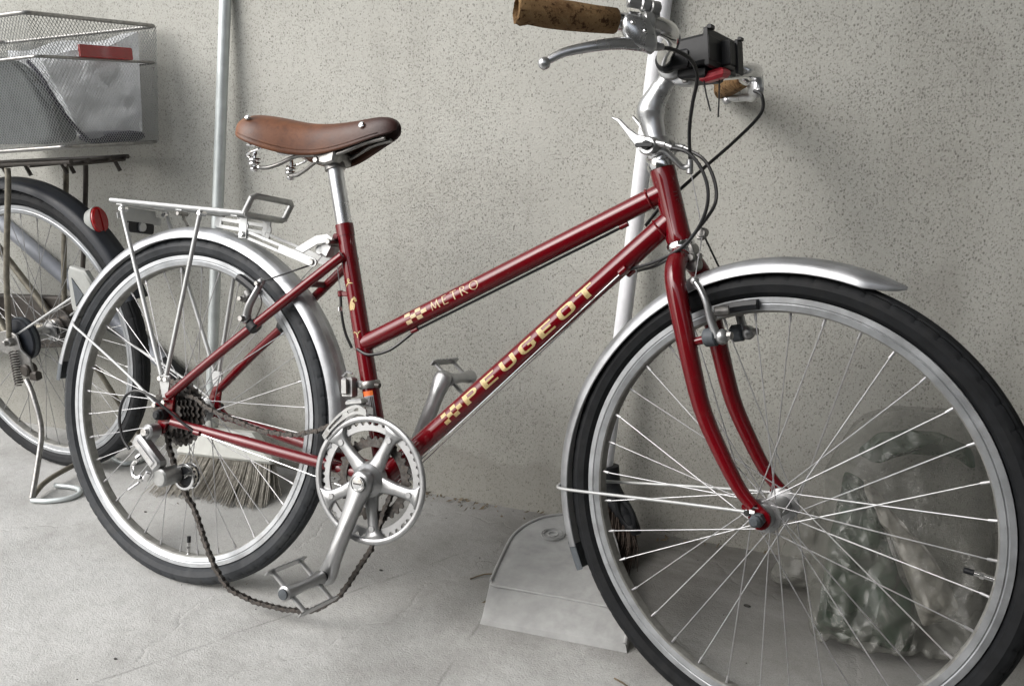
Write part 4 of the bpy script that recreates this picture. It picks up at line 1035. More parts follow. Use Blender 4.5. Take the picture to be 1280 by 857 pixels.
# cables along the frame
m = MB(); m.tube([tt0 + ttd * .475 + ttn * .0185, tt0 + ttd * .095 + ttn * .0185], .0022, 6); part(m, 'brake_cable', 'cable')
cable('brake_cable', [tt0 + ttd * .095 + ttn * .0185, (.432, -.006, .478), (.412, -.012, .466), (.388, -.018, .461), (.366, -.016, .468)], .0025, steer=False)
cable('brake_cable', [(.338, .010, .466), (.326, .006, .490), (.319, .002, .520), (.3155, 0, .551)], .0025, steer=False)
m = MB(); m.cyl((.3155, 0, .534), (.3165, 0, .526), .0042, 10); part(m, 'ferrule', 'chrome')
part(MB().tube([(.3145, 0, .560), (.302, 0, .612), (.296, 0, .632)], .0008, 6), 'brake_wire', 'spoke')
dtn = Vector((dtd.z, 0, -dtd.x))
for y in (-.012, .010): part(MB().tube([(.800, y, .6165), BB + dtn * .024 + dtd * .02 + Y * y], .0009, 6), 'shift_wire', 'chrome')
# rear derailleur cable loop
cable('shift_cable', [(.073, -.064, .2965), (.050, -.070, .311), (.020, -.080, .333), (-.010, -.088, .352), (-.036, -.092, .3575), (-.058, -.094, .347), (-.068, -.096, .324), (-.066, -.098, .296), (-.054, -.099, .270), (-.038, -.099, .254)], .0026, steer=False)
part(MB().tube([(.080, -.063, .2955), (.25, -.050, .266), (.37, -.035, .243)], .0008, 6), 'shift_wire', 'chrome')

# ---- crankset
co = BB + Vector((.003, 0, .002))
cr = bpy.data.objects.new('crankset', None); col.objects.link(cr); cr.parent = bike
ca = math.radians(251.5); cd = Vector((math.cos(ca), 0, math.sin(ca))); cn = Vector((-math.sin(ca), 0, math.cos(ca)))
m = MB(); m.annulus(.1030, .0930, co, X, Z, Y, -.0535, -.0475, 120, .0016); part(m, 'guard_ring', 'alu', cr, ang=60)
m = MB(); m.annulus(lambda a: .0935 if (a * 44 / (2 * PI)) % 1 < .5 else .0880, .0785, co, X, Z, Y, -.0475, -.0435, 176, .0004); part(m, 'outer_chainring', 'alu', cr, ang=30)
m = MB(); m.annulus(lambda a: .0665 + (.0026 if (a * 32 / (2 * PI)) % 1 < .5 else -.0022), .0515, co, X, Z, Y, -.0385, -.0355, 128, .0004); part(m, 'inner_chainring', 'steel', cr, ang=30)
sp = MB()
sp.lathe([(.030, -.043), (.030, -.050), (.026, -.057), (.0215, -.060), (.0195, -.064), (.0190, -.068)], co, Y, 36)
for k in range(5):
    a = math.radians(64 + 72 * k); d = Vector((math.cos(a), 0, math.sin(a))); n2 = Vector((-math.sin(a), 0, math.cos(a)))
    prof = [(.016, -.017), (.030, -.0125), (.052, -.0095), (.070, -.0092), (.077, -.0100), (.085, -.0135), (.0945, -.0230)]
    poly = prof + [(x, -y) for x, y in prof[::-1]]
    sp.prism(poly, co, d, n2, Y, -.0545, -.0430, .0030)
part(sp, 'spider', 'alu', cr, ang=55)
for k in range(5):
    a = math.radians(64 + 72 * k); d = Vector((math.cos(a), 0, math.sin(a)))
    part(MB().cyl(co + d * .0765 - Y * .0560, co + d * .0765 - Y * .0500, .0056, 14, .001), 'chainring_bolt', 'alu', cr)
def crank(sg, name):
    d = cd if sg < 0 else -cd; n2 = cn if sg < 0 else -cn; b = Vector((co.x, 0, co.z)) + Y * sg * .0
    arm = MB(); y0, y1 = .062, .080
    prof = [(-.019, -.006), (-.017, -.012), (-.010, -.0165), (.0, -.0185), (.014, -.0185), (.030, -.0145), (.055, -.0125), (.100, -.0115), (.140, -.0115), (.157, -.0140), (.168, -.0145), (.178, -.0120), (.183, -.005)]
    poly = prof + [(x, -y) for x, y in prof[::-1]]
    arm.prism(poly, b, d, n2, Y * sg, y0 - .002, y1, .0042)
    return part(arm, name, 'alu', cr, ang=55), b + d * .167 + Y * sg * .074
arm_o, pe = crank(-1, 'crank_arm'); arm_f, pf = crank(1, 'crank_arm')
m = MB(); m.lathe([(.0125, 0), (.0130, .0025), (.0115, .0040), (.0105, .0028), (.0095, .0028), (.0088, .0040), (.0015, .0042)], co - Y * .0800, -Y, 28); bc = part(m, 'crank_bolt_cap', 'chrome', arm_o, ang=25)
m = MB(); m.box(co - Y * .0845, (.0135, .0012, .0022), ch=0); part(m, 'slot', 'labeldark', bc)
m = MB(); m.cyl(pf - Y * .0085, pf - Y * .0095 - Y * .004, .0068, 16, .0006); part(m, 'axle_hole', 'black', arm_f)
def pedal(p, sg, tilt, par):
    u = Vector((math.cos(tilt), 0, math.sin(tilt))); n2 = Vector((-math.sin(tilt), 0, math.cos(tilt))); ys = Y * sg
    pd = bpy.data.objects.new('pedal', None); col.objects.link(pd); pd.parent = bike
    m = MB(); m.lathe([(.0105, .014), (.0125, .018), (.0100, .030), (.0085, .055), (.0095, .080), (.0115, .092), (.0115, .104), (.0085, .106)], p, ys, 20); part(m, 'body', 'alu', pd)
    m = MB(); m.lathe([(.0088, .1045), (.0080, .1085), (.002, .109)], p, ys, 16); part(m, 'dust_cap', 'rubber', pd)
    m = MB(); m.cyl(p + ys * .004, p + ys * .016, .0082, 14); part(m, 'axle', 'black', pd)
    for s_ in (-1, 1):
        m = MB(); poly = []
        for k in range(15):
            poly.append((.020 + k * .0059, .0055 + (.0032 if k % 2 else 0)))
        poly = [(.014, -.004)] + [(.014, .0045)] + poly + [(.108, .0045), (.108, -.004), (.098, -.0065), (.026, -.0065)]
        m.prism(poly, p + u * .041 * s_, ys, n2, u, -.0011, .0011, .0003)
        for yy in (.026, .092): m.box(p + ys * yy + u * .024 * s_ + n2 * -.001, (.036, .0075, .0055), u=u, v=ys, ch=.0012)
        part(m, 'cage_plate', 'alu', pd)
    return pd
pedal(pe, -1, math.radians(-37), bike); pedal(pf, 1, math.radians(-38), bike)

# ---- front derailleur
fd = bpy.data.objects.new('front_derailleur', None); col.objects.link(fd); fd.parent = bike
fc = BB + st_dir * .152
m = MB(); m.lathe([(.0165, -.006), (.0178, -.004), (.0178, .004), (.0165, .006)], fc, st_dir, 24); part(m, 'clamp_band', 'greysteel', fd)
m = MB(); m.cyl(fc + Vector((.016, -.010, .002)), fc + Vector((.026, -.010, .002)), .0045, 8); part(m, 'clamp_bolt', 'brownblack', fd)
m = MB(); m.box(fc + Vector((-.026, -.020, -.006)), (.020, .016, .034), u=(1, 0, .1), ch=.003); m.box(fc + Vector((-.014, -.008, .0)), (.022, .016, .012), ch=.002); m.box(fc + Vector((-.027, -.032, -.004)), (.009, .008, .026), u=(1, 0, .1), ch=.002); part(m, 'linkage', 'midsteel', fd)
m = MB(); m.tube([fc + Vector((-.036, -.028, .012)), fc + Vector((-.028, -.028, .020)), fc + Vector((-.018, -.026, .018))], .0018, 6); part(m, 'adjusting_screw', 'chrome', fd)
up = spline([(.337, 0, .326), (.350, 0, .346), (.366, 0, .364), (.384, 0, .378), (.402, 0, .3835), (.418, 0, .378)], 4)
lowc = spline([(.343, 0, .319), (.357, 0, .338), (.374, 0, .354), (.392, 0, .3655), (.406, 0, .369), (.419, 0, .367)], 4)
for y in (-.056, -.036):
    m = MB(); nn = len(up)
    for a_, b_ in ((0.0, .34), (.66, 1.0)):
        poly = [(lambda p: (p.x, p.z))(up[k].lerp(lowc[k], a_)) for k in range(nn)] + [(lambda p: (p.x, p.z))(up[k].lerp(lowc[k], b_)) for k in range(nn - 1, -1, -1)]
        m.prism(poly, (0, y, 0), X, Z, Y, -.0013, .0013, .0003)
    for k0, k1 in ((0, 3), (9, 11), (16, nn - 1)):
        poly = [(lambda p: (p.x, p.z))(up[k].lerp(lowc[k], .33)) for k in range(k0, k1 + 1)] + [(lambda p: (p.x, p.z))(up[k].lerp(lowc[k], .67)) for k in range(k1, k0 - 1, -1)]
        m.prism(poly, (0, y, 0), X, Z, Y, -.0011, .0011, 0)
    part(m, 'cage_plate', 'midsteel', fd)
m = MB(); m.box((.392, -.046, .386), (.030, .018, .010), u=(1, 0, .2), ch=.003); part(m, 'cage_bridge', 'midsteel', fd)
m = MB(); m.box((.3465, -.0465, .3305), (.006, .022, .010), u=(1, 0, 1.2), ch=.001); part(m, 'cage_spacer', 'greysteel', fd)

# ---- rear derailleur
rd = bpy.data.objects.new('rear_derailleur', None); col.objects.link(rd); rd.parent = bike
m = MB(); m.prism(capsule2((-.012, .288), (-.030, .262), .0125, .010), (0, -.072, 0), X, Z, Y, -.016, .010, .003); part(m, 'b_knuckle', 'alu', rd)
m = MB(); m.cyl((-.014, -.085, .287), (-.014, -.0935, .287), .0080, 14); part(m, 'mounting_bolt', 'chrome', rd)
du = Vector((.058, 0, -.046)).normalized(); dn = Vector((.046, 0, .058)).normalized()
pc = Vector((-.004, -.088, .2515))
m = MB(); m.prism([(-.036, -.010), (.036, -.012), (.038, .008), (.032, .014), (-.032, .014), (-.038, .006)], pc, du, dn, Y, -.010, .012, .004); part(m, 'linkage', 'alu', rd)
m = MB(); m.prism([(-.027, -.0055), (.027, -.0055), (.027, .0070), (-.027, .0070)], pc + Y * -.0105, du, dn, Y, -.0022, .002, .0012); part(m, 'name_plate', 'chrome', rd)
m = MB(); m.cyl((.028, -.094, .212), (.028, -.052, .214), .0165, 18, .003); part(m, 'p_knuckle', 'midsteel', rd)
m = MB(); m.cyl((.010, -.098, .222), (.002, -.098, .206), .0062, 12); m.tube(spline([(-.020, -.100, .236), (-.028, -.100, .226), (-.024, -.100, .210), (-.006, -.100, .207)], 4), .0035, 8); m.ball((-.008, -.099, .208), .007, 10); m.cyl((-.020, -.099, .240), (-.014, -.094, .247), .006, 10)
part(m, 'cable_anchor', 'chrome', rd)
m = MB(); m.tube([(-.010, -.100, .200), (-.030, -.104, .184)], .0022, 8); part(m, 'cable_end', 'spoke', rd)
jw = Vector((.050, -.050, .212))
m = MB(); m.annulus(.0235, .0185, jw, X, Z, Y, -.0085, -.0060, 40, .0006); m.annulus(.0235, .0185, jw, X, Z, Y, .0060, .0085, 40, .0006); m.prism([(.0, .004), (.010, .010), (.023, .012), (.024, .006), (.010, .004), (.002, -.002)], jw, X, Z, Y, -.0088, -.0062, .0006); part(m, 'cage_plate', 'chrome', rd)
m = MB(); m.annulus(lambda a: .0165 + (.002 if (a * 11 / (2 * PI)) % 1 < .5 else -.001), .004, jw, X, Z, Y, -.004, .004, 44, .0005); part(m, 'jockey_wheel', 'black', rd)

# ---- chain: separate links along a slack line
ch = bpy.data.objects.new('chain', None); col.objects.link(ch); ch.parent = bike
def link_mesh(outer):
    m = MB(); h = .00635
    for s_ in (-1, 1):
        y = s_ * (.0036 if outer else .0026)
        wst = .0028 if outer else .0026
        poly = arc(-h, 0, .0043, math.radians(50), math.radians(310), 8) + [(0, -wst)] + arc(h, 0, .0043, math.radians(-130), math.radians(130), 8) + [(0, wst)]
        m.prism(poly, (0, y, 0), X, Z, Y, -.0005, .0005)
    for s_ in (-1, 1):
        if outer: m.cyl((s_ * h, -.0044, 0), (s_ * h, .0044, 0), .0018, 8, 0)
        else: m.cyl((s_ * h, -.0026, 0), (s_ * h, .0026, 0), .0036, 8, 0)
    return m
lo = link_mesh(True).build('chain_link', M['steel'], ch); li = link_mesh(False).build('chain_link', M['steel'], ch)
first = {True: lo, False: li}; used = set()
def lay_chain(pts):
    P = spline(pts, 20); L = [0]
    for a, b in zip(P, P[1:]): L.append(L[-1] + (b - a).length)
    n = int(L[-1] / .0127); pos = []; k = 0
    for i in range(n + 1):
        s_ = i * .0127
        while k < len(L) - 2 and L[k + 1] < s_: k += 1
        t = (s_ - L[k]) / max(1e-9, L[k + 1] - L[k]); kj = .0013 if 0 < i < n else 0; pos.append(P[k].lerp(P[k + 1], t) + Vector((rnd.uniform(-kj, kj), rnd.uniform(-kj, kj) * .6, rnd.uniform(-kj, kj))))
    for i in range(n):
        a, b = pos[i], pos[i + 1]; out = bool(i % 2); d = (b - a).normalized()
        if out not in used: o = first[out]; used.add(out)
        else: o = first[out].copy(); col.objects.link(o); o.parent = ch
        yv = (Y - d * Y.dot(d)).normalized(); zv = d.cross(yv)
        o.matrix_local = Matrix(((d.x, yv.x, zv.x, (a.x + b.x) / 2), (d.y, yv.y, zv.y, (a.y + b.y) / 2), (d.z, yv.z, zv.z, (a.z + b.z) / 2), (0, 0, 0, 1)))
yc = -.045
lay_chain([(-.012, yc, .292), (.000, yc, .256), (.016, yc, .222), (.036, yc, .190), (.068, yc, .150), (.096, yc, .100), (.121, yc, .062), (.152, yc, .032), (.196, yc + .004, .0185), (.258, yc + .004, .0175), (.312, yc, .0245), (.354, yc, .043), (.391, yc, .077), (.419, yc, .122), (.440, yc - .002, .160), (.452, yc, .205), (.470, yc + .006, .262)])
lay_chain([(.020, -.040, .352), (.050, -.042, .352), (.088, -.044, .337), (.139, yc, .3265), (.193, yc, .3155), (.244, yc, .3140), (.293, yc, .3215), (.324, yc, .332), (.352, yc, .345), (.385, yc, .352)])

# ------------------------------------------------------------------ the second bicycle, upright on its stand (only its rear end is in view)
B2 = Vector((-.676, .298, 0)); C2 = Vector((0, 0, .336))
b2 = thing('bicycle', 'black and steel utility bicycle on a kickstand with wire basket, mostly outside the left edge', 'bicycle', B2)
def p2(mb, name, mat, parent=None, ang=38): return mb.build(name, M[mat], parent or b2, None, ang)
make_wheel(b2, 'rear_wheel', C2, .3035, .336, (-.030, .022, .030, .0225, .016), math.radians(140), M['tyre'], M['dullspoke'], None, phase=.07)
def bfn(a, r, y, i, j): return r, y
f2 = p2(MB().sweep(fender_profile(.342, .364, .029, .0012, True), C2, math.radians(18), math.radians(185), 90), 'rear_fender', 'navy')
m = MB()
for sg in (-1, 1): m.tube([(-.02, .062 * sg, .338), (.268, .032 * sg, .492)], .0028, 8)
p2(m, 'fender_stay', 'silver', f2)
cx = C2 + Vector((math.cos(math.radians(48)) * .372, 0, math.sin(math.radians(48)) * .372)); dd = Vector((math.cos(math.radians(48)), -.25, math.sin(math.radians(48)) - .35)).normalized()
dd = Vector((.96, .16, .12)).normalized()
m = MB(); u_, v_, w_ = frame_from(dd)
m.lathe([(.024, -.030), (.031, -.006), (.031, -.002)], cx - dd * .0, dd, 24)
for v in m.v:
    d = v - cx; k = d.dot(v_); v += v_ * k * .30; v += (cx - v) * .24 + X * .003
rh = p2(m, 'reflector_housing', 'palegrey', f2)
m = MB(); m.lathe([(.0295, -.002), (.0300, .004), (.026, .009), (.004, .010)], cx, dd, 24)
for v in m.v:
    d = v - cx; k = d.dot(v_); v += v_ * k * .30; v += (cx - v) * .24 + X * .003
rl = p2(m, 'red_lens', 'reflector', rh)
p2(MB().box(cx + dd * .0085 + X * .003, (.003, .0022, .052), u=u_, v=dd, ch=0), 'lens_rib', 'reflector', rl)
# rack
r2 = bpy.data.objects.new('rear_rack', None); col.objects.link(r2); r2.parent = b2
for y in (-.072, -.030, .030, .072): p2(MB().tube([(-.26, y, .722), (.285, y, .743)], .0050, 10), 'rail', 'brownblack', r2)
for x in (-.10, .05, .16, .27): p2(MB().tube([(x, -.075, .729 + x * .03), (x, .075, .729 + x * .03)], .0045, 8), 'crossbar', 'brownblack', r2)
for x, y in ((.035, -.045), (.075, -.02), (.165, 0), (.172, .012), (.268, .05)): p2(MB().tube([(x, y, .728 + x * .03), (x + .008, y + .004, .705 + x * .03)], .0045, 8), 'peg', 'brownblack', r2)
for sg in (-1, 1):
    p2(MB().tube(spline([(.085, .070 * sg, .728), (.080, .072 * sg, .690), (.022, .074 * sg, .490), (-.008, .074 * sg, .345)], 4), .0062, 12), 'strut', 'olive', r2)
p2(MB().tube(spline([(.150, .070, .735), (.146, .072, .700), (.080, .074, .470), (.03, .074, .360)], 4), .0055, 10), 'strut', 'brownblack', r2)
# frame pieces
p2(MB().tube([(-.02, -.064, .338), (-.20, -.050, .56), (-.33, -.020, .735)], .0085, 14), 'seat_stay', 'olive'); p2(MB().tube([(-.02, .064, .338), (-.20, .050, .56), (-.33, .020, .735)], .0085, 14), 'seat_stay', 'olive')
p2(MB().tube([(-.01, -.066, .336), (-.20, -.05, .315), (-.44, -.03, .290)], .010, 14), 'chain_stay', 'silver'); p2(MB().tube([(-.01, .066, .336), (-.20, .05, .315), (-.44, .03, .290)], .010, 14), 'chain_stay', 'olive')
p2(MB().tube([(-.46, 0, .29), (-.325, 0, .80)], .0150, 18), 'seat_tube', 'navy')
p2(MB().cyl((-.46, -.036, .29), (-.46, .036, .29), .021, 20), 'bottom_bracket_shell', 'navy')
# chain case, hub details
cc = arc(.0, .345, .062, -PI / 2, PI / 2, 12) + arc(-.46, .30, .085, PI / 2, 1.5 * PI, 12)
p2(MB().prism(cc, (0, .083, 0), X, Z, Y, -.012, .012, .004), 'chain_case', 'brownblack')
m = MB(); m.annulus(.050, .020, C2 + Y * .052, X, Z, Y, -.004, .004, 60, .001); p2(m, 'sprocket', 'steel')
m = MB(); m.lathe([(.020, -.060), (.046, -.058), (.050, -.052), (.050, -.040), (.034, -.036)], C2, Y, 36); dr = p2(m, 'brake_drum', 'navy')
m = MB(); m.lathe([(.0505, -.0545), (.0515, -.050), (.0505, -.046)], C2, Y, 36, cap=False); p2(m, 'drum_band', 'rubber', dr)
m = MB(); m.cyl(C2 - Y * .062, C2 - Y * .088, .0105, 6, .002); m.cyl(C2 - Y * .086, C2 - Y * .098, .0060, 12); p2(m, 'axle_nut', 'greysteel')
m = MB(); m.cyl(C2 + Y * .030, C2 + Y * .105, .0085, 12); m.lathe([(.018, .028), (.027, .030), (.027, .044), (.018, .047)], C2, Y, 24); p2(m, 'gear_hub', 'chrome')
m = MB(); m.prism([(-.050, .352), (-.010, .362), (.016, .350), (.022, .318), (.046, .300), (.050, .262), (.036, .246), (.010, .262), (-.020, .300), (-.090, .318), (-.092, .330)], (0, -.071, 0), X, Z, Y, -.003, .003, .0012); sb = p2(m, 'stand_plate', 'greysteel')
m = MB(); m.cyl((.030, -.082, .270), (.030, -.055, .270), .015, 16); m.box((.052, -.070, .258), (.022, .016, .022), ch=.004); p2(m, 'pivot', 'brownblack', sb)
m = MB(); hel = [(.006 + .0085 * math.cos(t), -.082 + .0085 * math.sin(t), .315 - t / (2 * PI) * .0062) for t in [2 * PI * 13 * k / 130 for k in range(131)]]; m.tube(hel, .0017, 6); p2(m, 'spring', 'steel')
# grey plastic mount on the stay
m = MB(); m.prism([(.195, .418), (.192, .438), (.198, .508), (.206, .520), (.250, .512), (.268, .486), (.262, .455), (.222, .418)], (0, -.046, 0), X, Z, Y, -.012, .006, .004); lk = p2(m, 'stay_mount', 'palegrey')
m = MB(); m.prism([(.212, .432), (.212, .495), (.240, .460)], (0, -.0592, 0), X, Z, Y, -.001, .0015, .0004); p2(m, 'recess', 'rubber', lk)
# kickstand
ks = bpy.data.objects.new('kickstand', None); col.objects.link(ks); ks.parent = b2
def loc2(x, y, z): return (x - B2.x, y - B2.y, z)
leg = spline([loc2(-.640, .215, .250), loc2(-.612, .205, .215), loc2(-.582, .188, .145), loc2(-.566, .150, .070), loc2(-.556, .118, .012)], 5)
p2(MB().tube(leg, .0062, 12), 'leg', 'greysteel', ks)
foot = spline([loc2(-.556, .116, .0075), loc2(-.520, .128, .0068), loc2(-.490, .152, .0068), loc2(-.484, .178, .0068), loc2(-.500, .196, .0068), loc2(-.530, .200, .0068), loc2(-.575, .190, .0075)], 6)
p2(MB().tube(foot, .0055, 10), 'foot', 'galv', ks)
p2(MB().tube(spline([loc2(-.558, .120, .012), loc2(-.580, .170, .022), loc2(-.590, .235, .026), loc2(-.592, .300, .026), loc2(-.590, .360, .026), loc2(-.582, .420, .020)], 5), .0062, 10), 'crossbar', 'olive', ks)
leg = spline([loc2(-.640, .381, .250), loc2(-.612, .388, .215), loc2(-.585, .402, .145), loc2(-.572, .430, .070), loc2(-.565, .450, .012)], 5)
p2(MB().tube(leg, .0062, 12), 'leg', 'olive', ks)
foot = spline([loc2(-.567, .424, .0075), loc2(-.535, .420, .0068), loc2(-.508, .405, .0068), loc2(-.500, .372, .0068), loc2(-.522, .345, .0068), loc2(-.560, .350, .0068), loc2(-.590, .362, .012)], 6)
p2(MB().tube(foot, .0055, 10), 'foot', 'galv', ks)
# wire basket: rim wires, base, mesh walls, reflector
bk = bpy.data.objects.new('basket', None); col.objects.link(bk); bk.parent = b2
T = [(.336, -.161, 1.019), (.336, .152, 1.012), (-.150, .152, 1.000), (-.150, -.161, 1.004)]
Bt = [(.318, -.110, .775), (.318, .132, .771), (-.130, .132, .752), (-.130, -.110, .752)]
def lerp4(t): return [Vector(a).lerp(Vector(b), t) for a, b in zip(T, Bt)]
def loopc(P, r=.018):
    out = []; n = len(P)
    for i in range(n):
        a, b, c = Vector(P[i - 1]), Vector(P[i]), Vector(P[(i + 1) % n]); e1, e2 = (a - b).normalized(), (c - b).normalized()
        p, s_ = b + e1 * r, b + e2 * r
        for k in range(5):
            t = k / 4; out.append(p.lerp(b, t).lerp(b.lerp(s_, t), t))
    return out
p2(MB().tube(loopc(T), .0040, 10, closed=True), 'top_rim', 'greysteel', bk)
p2(MB().tube(loopc(lerp4(.31)), .0030, 8, closed=True), 'middle_wire', 'greysteel', bk)
p2(MB().tube(loopc(Bt), .0036, 10, closed=True), 'bottom_rim', 'greysteel', bk)
m = MB()
def meshwall(A, Bq, Cq, Dq, nu, nv, r=.00062):
    # diamond mesh between corners A(top0) B(top1) C(bot1) D(bot0)
    A, Bq, Cq, Dq = map(Vector, (A, Bq, Cq, Dq))
    def P(u, v): return A.lerp(Bq, u).lerp(Dq.lerp(Cq, u), v)
    n = (Bq - A).cross(Dq - A).normalized()
    for k in range(-nv, nu):
        for s_ in (1, -1):
            # line u = (k + t*nv)/nu, v = t (or mirrored)
            t0, t1 = max(0, -k / nv), min(1, (nu - k) / nv)
            if t1 - t0 < 1e-3: continue
            a = ((k + t0 * nv) / nu, t0); b = ((k + t1 * nv) / nu, t1)
            if s_ < 0: a = (1 - a[0], a[1]); b = (1 - b[0], b[1])
            p, q_ = P(*a), P(*b); d = (q_ - p).normalized(); e = d.cross(n) * r
            off = n * .0004 * s_
            m.add([p - e + off, p + e + off, q_ + e + off, q_ - e + off], [(0, 1, 2, 3)])
            m.add([p - n * r + off, p + n * r + off, q_ + n * r + off, q_ - n * r + off], [(0, 1, 2, 3)])
for i, nu in ((0, 38), (1, 58), (2, 38), (3, 58)):
    j = (i + 1) % 4; meshwall(T[i], T[j], Bt[j], Bt[i], nu, 26)
m.add([Bt[0], Bt[1], Bt[2], Bt[3]], [])
mw = p2(m, 'wire_mesh', 'silver', bk); mw['kind'] = 'stuff'
m = MB()
for k in range(1, 14):
    t = k / 14; m.tube([Vector(Bt[0]).lerp(Vector(Bt[3]), t), Vector(Bt[1]).lerp(Vector(Bt[2]), t)], .0018, 6)
for k in range(1, 9):
    t = k / 9; m.tube([Vector(Bt[0]).lerp(Vector(Bt[1]), t) - Z * .003, Vector(Bt[3]).lerp(Vector(Bt[2]), t) - Z * .003], .0018, 6)
g = p2(m, 'base_grid', 'greysteel', bk); g['kind'] = 'stuff'
a, b = Vector((.337, -.058, .963)), Vector((.337, .070, .945))
a, b = Vector((.338, -.056, .9555)), Vector((.338, .072, .9525))
m = MB(); m.box((a + b) / 2, ((b - a).length, .005, .024), u=(b - a), v=(1, 0, 0), ch=.0015); p2(m, 'rear_reflector', 'reflector', bk)

# what lies in the basket
def crumple(name, mat, c, rx, ry, rz, seed, amp, freq, pw=2.5, n=56, ridge=True):
    m = MB(); vs = []; fs = []; mm = n // 2
    for i in range(mm + 1):
        t = PI * i / mm
        for k in range(n):
            a = 2 * PI * k / n
            x, y, z = math.sin(t) * math.cos(a), math.sin(t) * math.sin(a), math.cos(t)
            e = (abs(x) ** pw + abs(y) ** pw + abs(z) ** pw) ** (1 / pw)
            p = Vector((x / e, y / e, z / e)); sd = Vector((seed, seed * 1.7, -seed))
            nz = 0; f = freq; w_ = 1
            for o_ in range(3):
                v = mnoise.noise(p * f + sd * (o_ + 1)); nz += (1 - 2 * abs(v) if ridge else v) * w_ * .5; f *= 2.1; w_ *= .5
            s_ = 1 + amp * nz
            vs.append(Vector((c[0] + p.x * rx * s_, c[1] + p.y * ry * s_, max(c[2] + p.z * rz * s_, .002))))
    for i in range(mm):
        for k in range(n):
            l = (k + 1) % n; fs.append((i * n + k, (i + 1) * n + k, (i + 1) * n + l, i * n + l))
    m.add(vs, fs)
    o = m.build(name, M[mat], None, None, 60)
    bm = bmesh.new(); bm.from_mesh(o.data); bmesh.ops.remove_doubles(bm, verts=bm.verts[:], dist=.00005); bmesh.ops.recalc_face_normals(bm, faces=bm.faces[:]); bm.to_mesh(o.data); bm.free()
    return o
gx = thing('cloth_bag', 'slumped grey cloth bag with dark piping at the near end of the wire basket', 'bag', B2 + Vector((.10, -.075, .778)))
o = crumple('body', 'clothgrey', (0, 0, .092), .205, .055, .10, 3.1, .06, 1.6, 4.0)
for v in o.data.vertices:
    z = max(0.0, v.co.z); t = z / .19
    v.co.x -= .05 * t * (v.co.x > 0); v.co.y -= .030 * t + (.0 if v.co.y < 0 else .035 * t); v.co.z = z * .90
    v.co.y = max(v.co.y, -.032 - .026 * t)
o.parent = gx
pp = [(.198, .040, .006), (.196, .020, .030), (.190, -.002, .062), (.184, -.018, .100), (.172, -.026, .135), (.155, -.034, .160)]
MB().tube(spline(pp, 6), .0042, 8).build('piping', M['purple'], gx)
# translucent white bag lining the rest of the basket
m = MB(); N1, N2 = 40, 24; vs = []; fs = []
for i in range(N1 + 1):
    for j in range(N2 + 1):
        s_, t_ = i / N1, j / N2
        # runs from the rear wall of the basket across the far side
        if s_ < .4: p = Vector((.318, (-.028 - .080 * t_) + (s_ / .4) * (.163 + .080 * t_), 0))
        else: p = Vector((.318 - (s_ - .4) / .6 * .42, .135, 0))
        top = .935 + .060 * min(1, s_ / .4) - .03 * max(0, s_ - .5) + .006 * math.sin(s_ * 19); z = .785 + (top - .785) * t_
        k = 1 - (1 - t_) * .06
        wv = mnoise.noise(Vector((s_ * 9, t_ * 5, 2))) * .010 + mnoise.noise(Vector((s_ * 26, t_ * 9, 5))) * .004
        vs.append(B2 + Vector((p.x * k - .012 + wv, p.y * k - .008 - wv, z)))
for i in range(N1):
    for j in range(N2):
        k = i * (N2 + 1) + j; fs.append((k, k + 1, k + N2 + 2, k + N2 + 1))
o = m.add(vs, fs).build('plastic_bag', M['whitefilm'], None, None, 70); tag(o, 'crumpled white plastic bag lining the rear of the wire basket', 'bag')
o = crumple('basket_shade', 'purple', tuple(B2 + Vector((.255, .065, .785))), .055, .060, .013, 9.0, .12, 2.2, 2.5); tag(o, 'flat dark lump in place of shade on the floor of the wire basket', 'cloth')  # dark lump added where the basket floor is only in shadow

# ------------------------------------------------------------------ things along the wall
# galvanised-handle floor broom
br = thing('broom', 'wide floor broom with grey brown bristles and galvanised handle behind the rear wheel', 'broom', (-.17, .34, 0))
def lb(x, y, z): return (x + .17, y - .34, z)
top = Vector((-.150, wall_y(-.15) - .013, 1.10)); low = Vector((-.2405, .383, .262)); d = (top - low).normalized()
hd_ = MB().tube([lb(*(low - d * .14)), lb(*(top + d * .22))], .0122, 20).build('handle', M['galv'], br)
m = MB(); m.prism([(-.122, -.002), (-.126, .006), (-.108, .036), (-.098, .058), (-.070, .064), (.068, .064), (.080, .052), (.120, .018), (.128, .006), (.124, -.002)], lb(-.197, .352, .072), (1, .13, 0), (0, .25, .97), (.13, -.97, .25), -.018, .018, .006)
m.cyl(lb(*(low - d * .16)), lb(*(low - d * .10)), .019, 18)
m.build('head', M['ivory'], br)
m = MB()
for i in range(760):
    t = rnd.random(); s_ = rnd.uniform(-1, 1)
    x = -.312 + t * .232; y = .335 + t * .03 + s_ * .013; z = .073
    fx = (t - .5) * 2
    ex = x + fx * .035 + rnd.gauss(0, .0035); ey = y - .055 + s_ * .026 + rnd.gauss(0, .005); ez = max(.001, rnd.uniform(.0, .010))
    m.tube([lb(x, y, z), lb(x * .55 + ex * .45, y * .6 + ey * .4 , z * .5 + .004), lb(ex, ey, ez)], [.0015, .0013, .0008], 4, cap=False)
bb = m.build('bristles', M['bristle'], br); bb['kind'] = 'stuff'

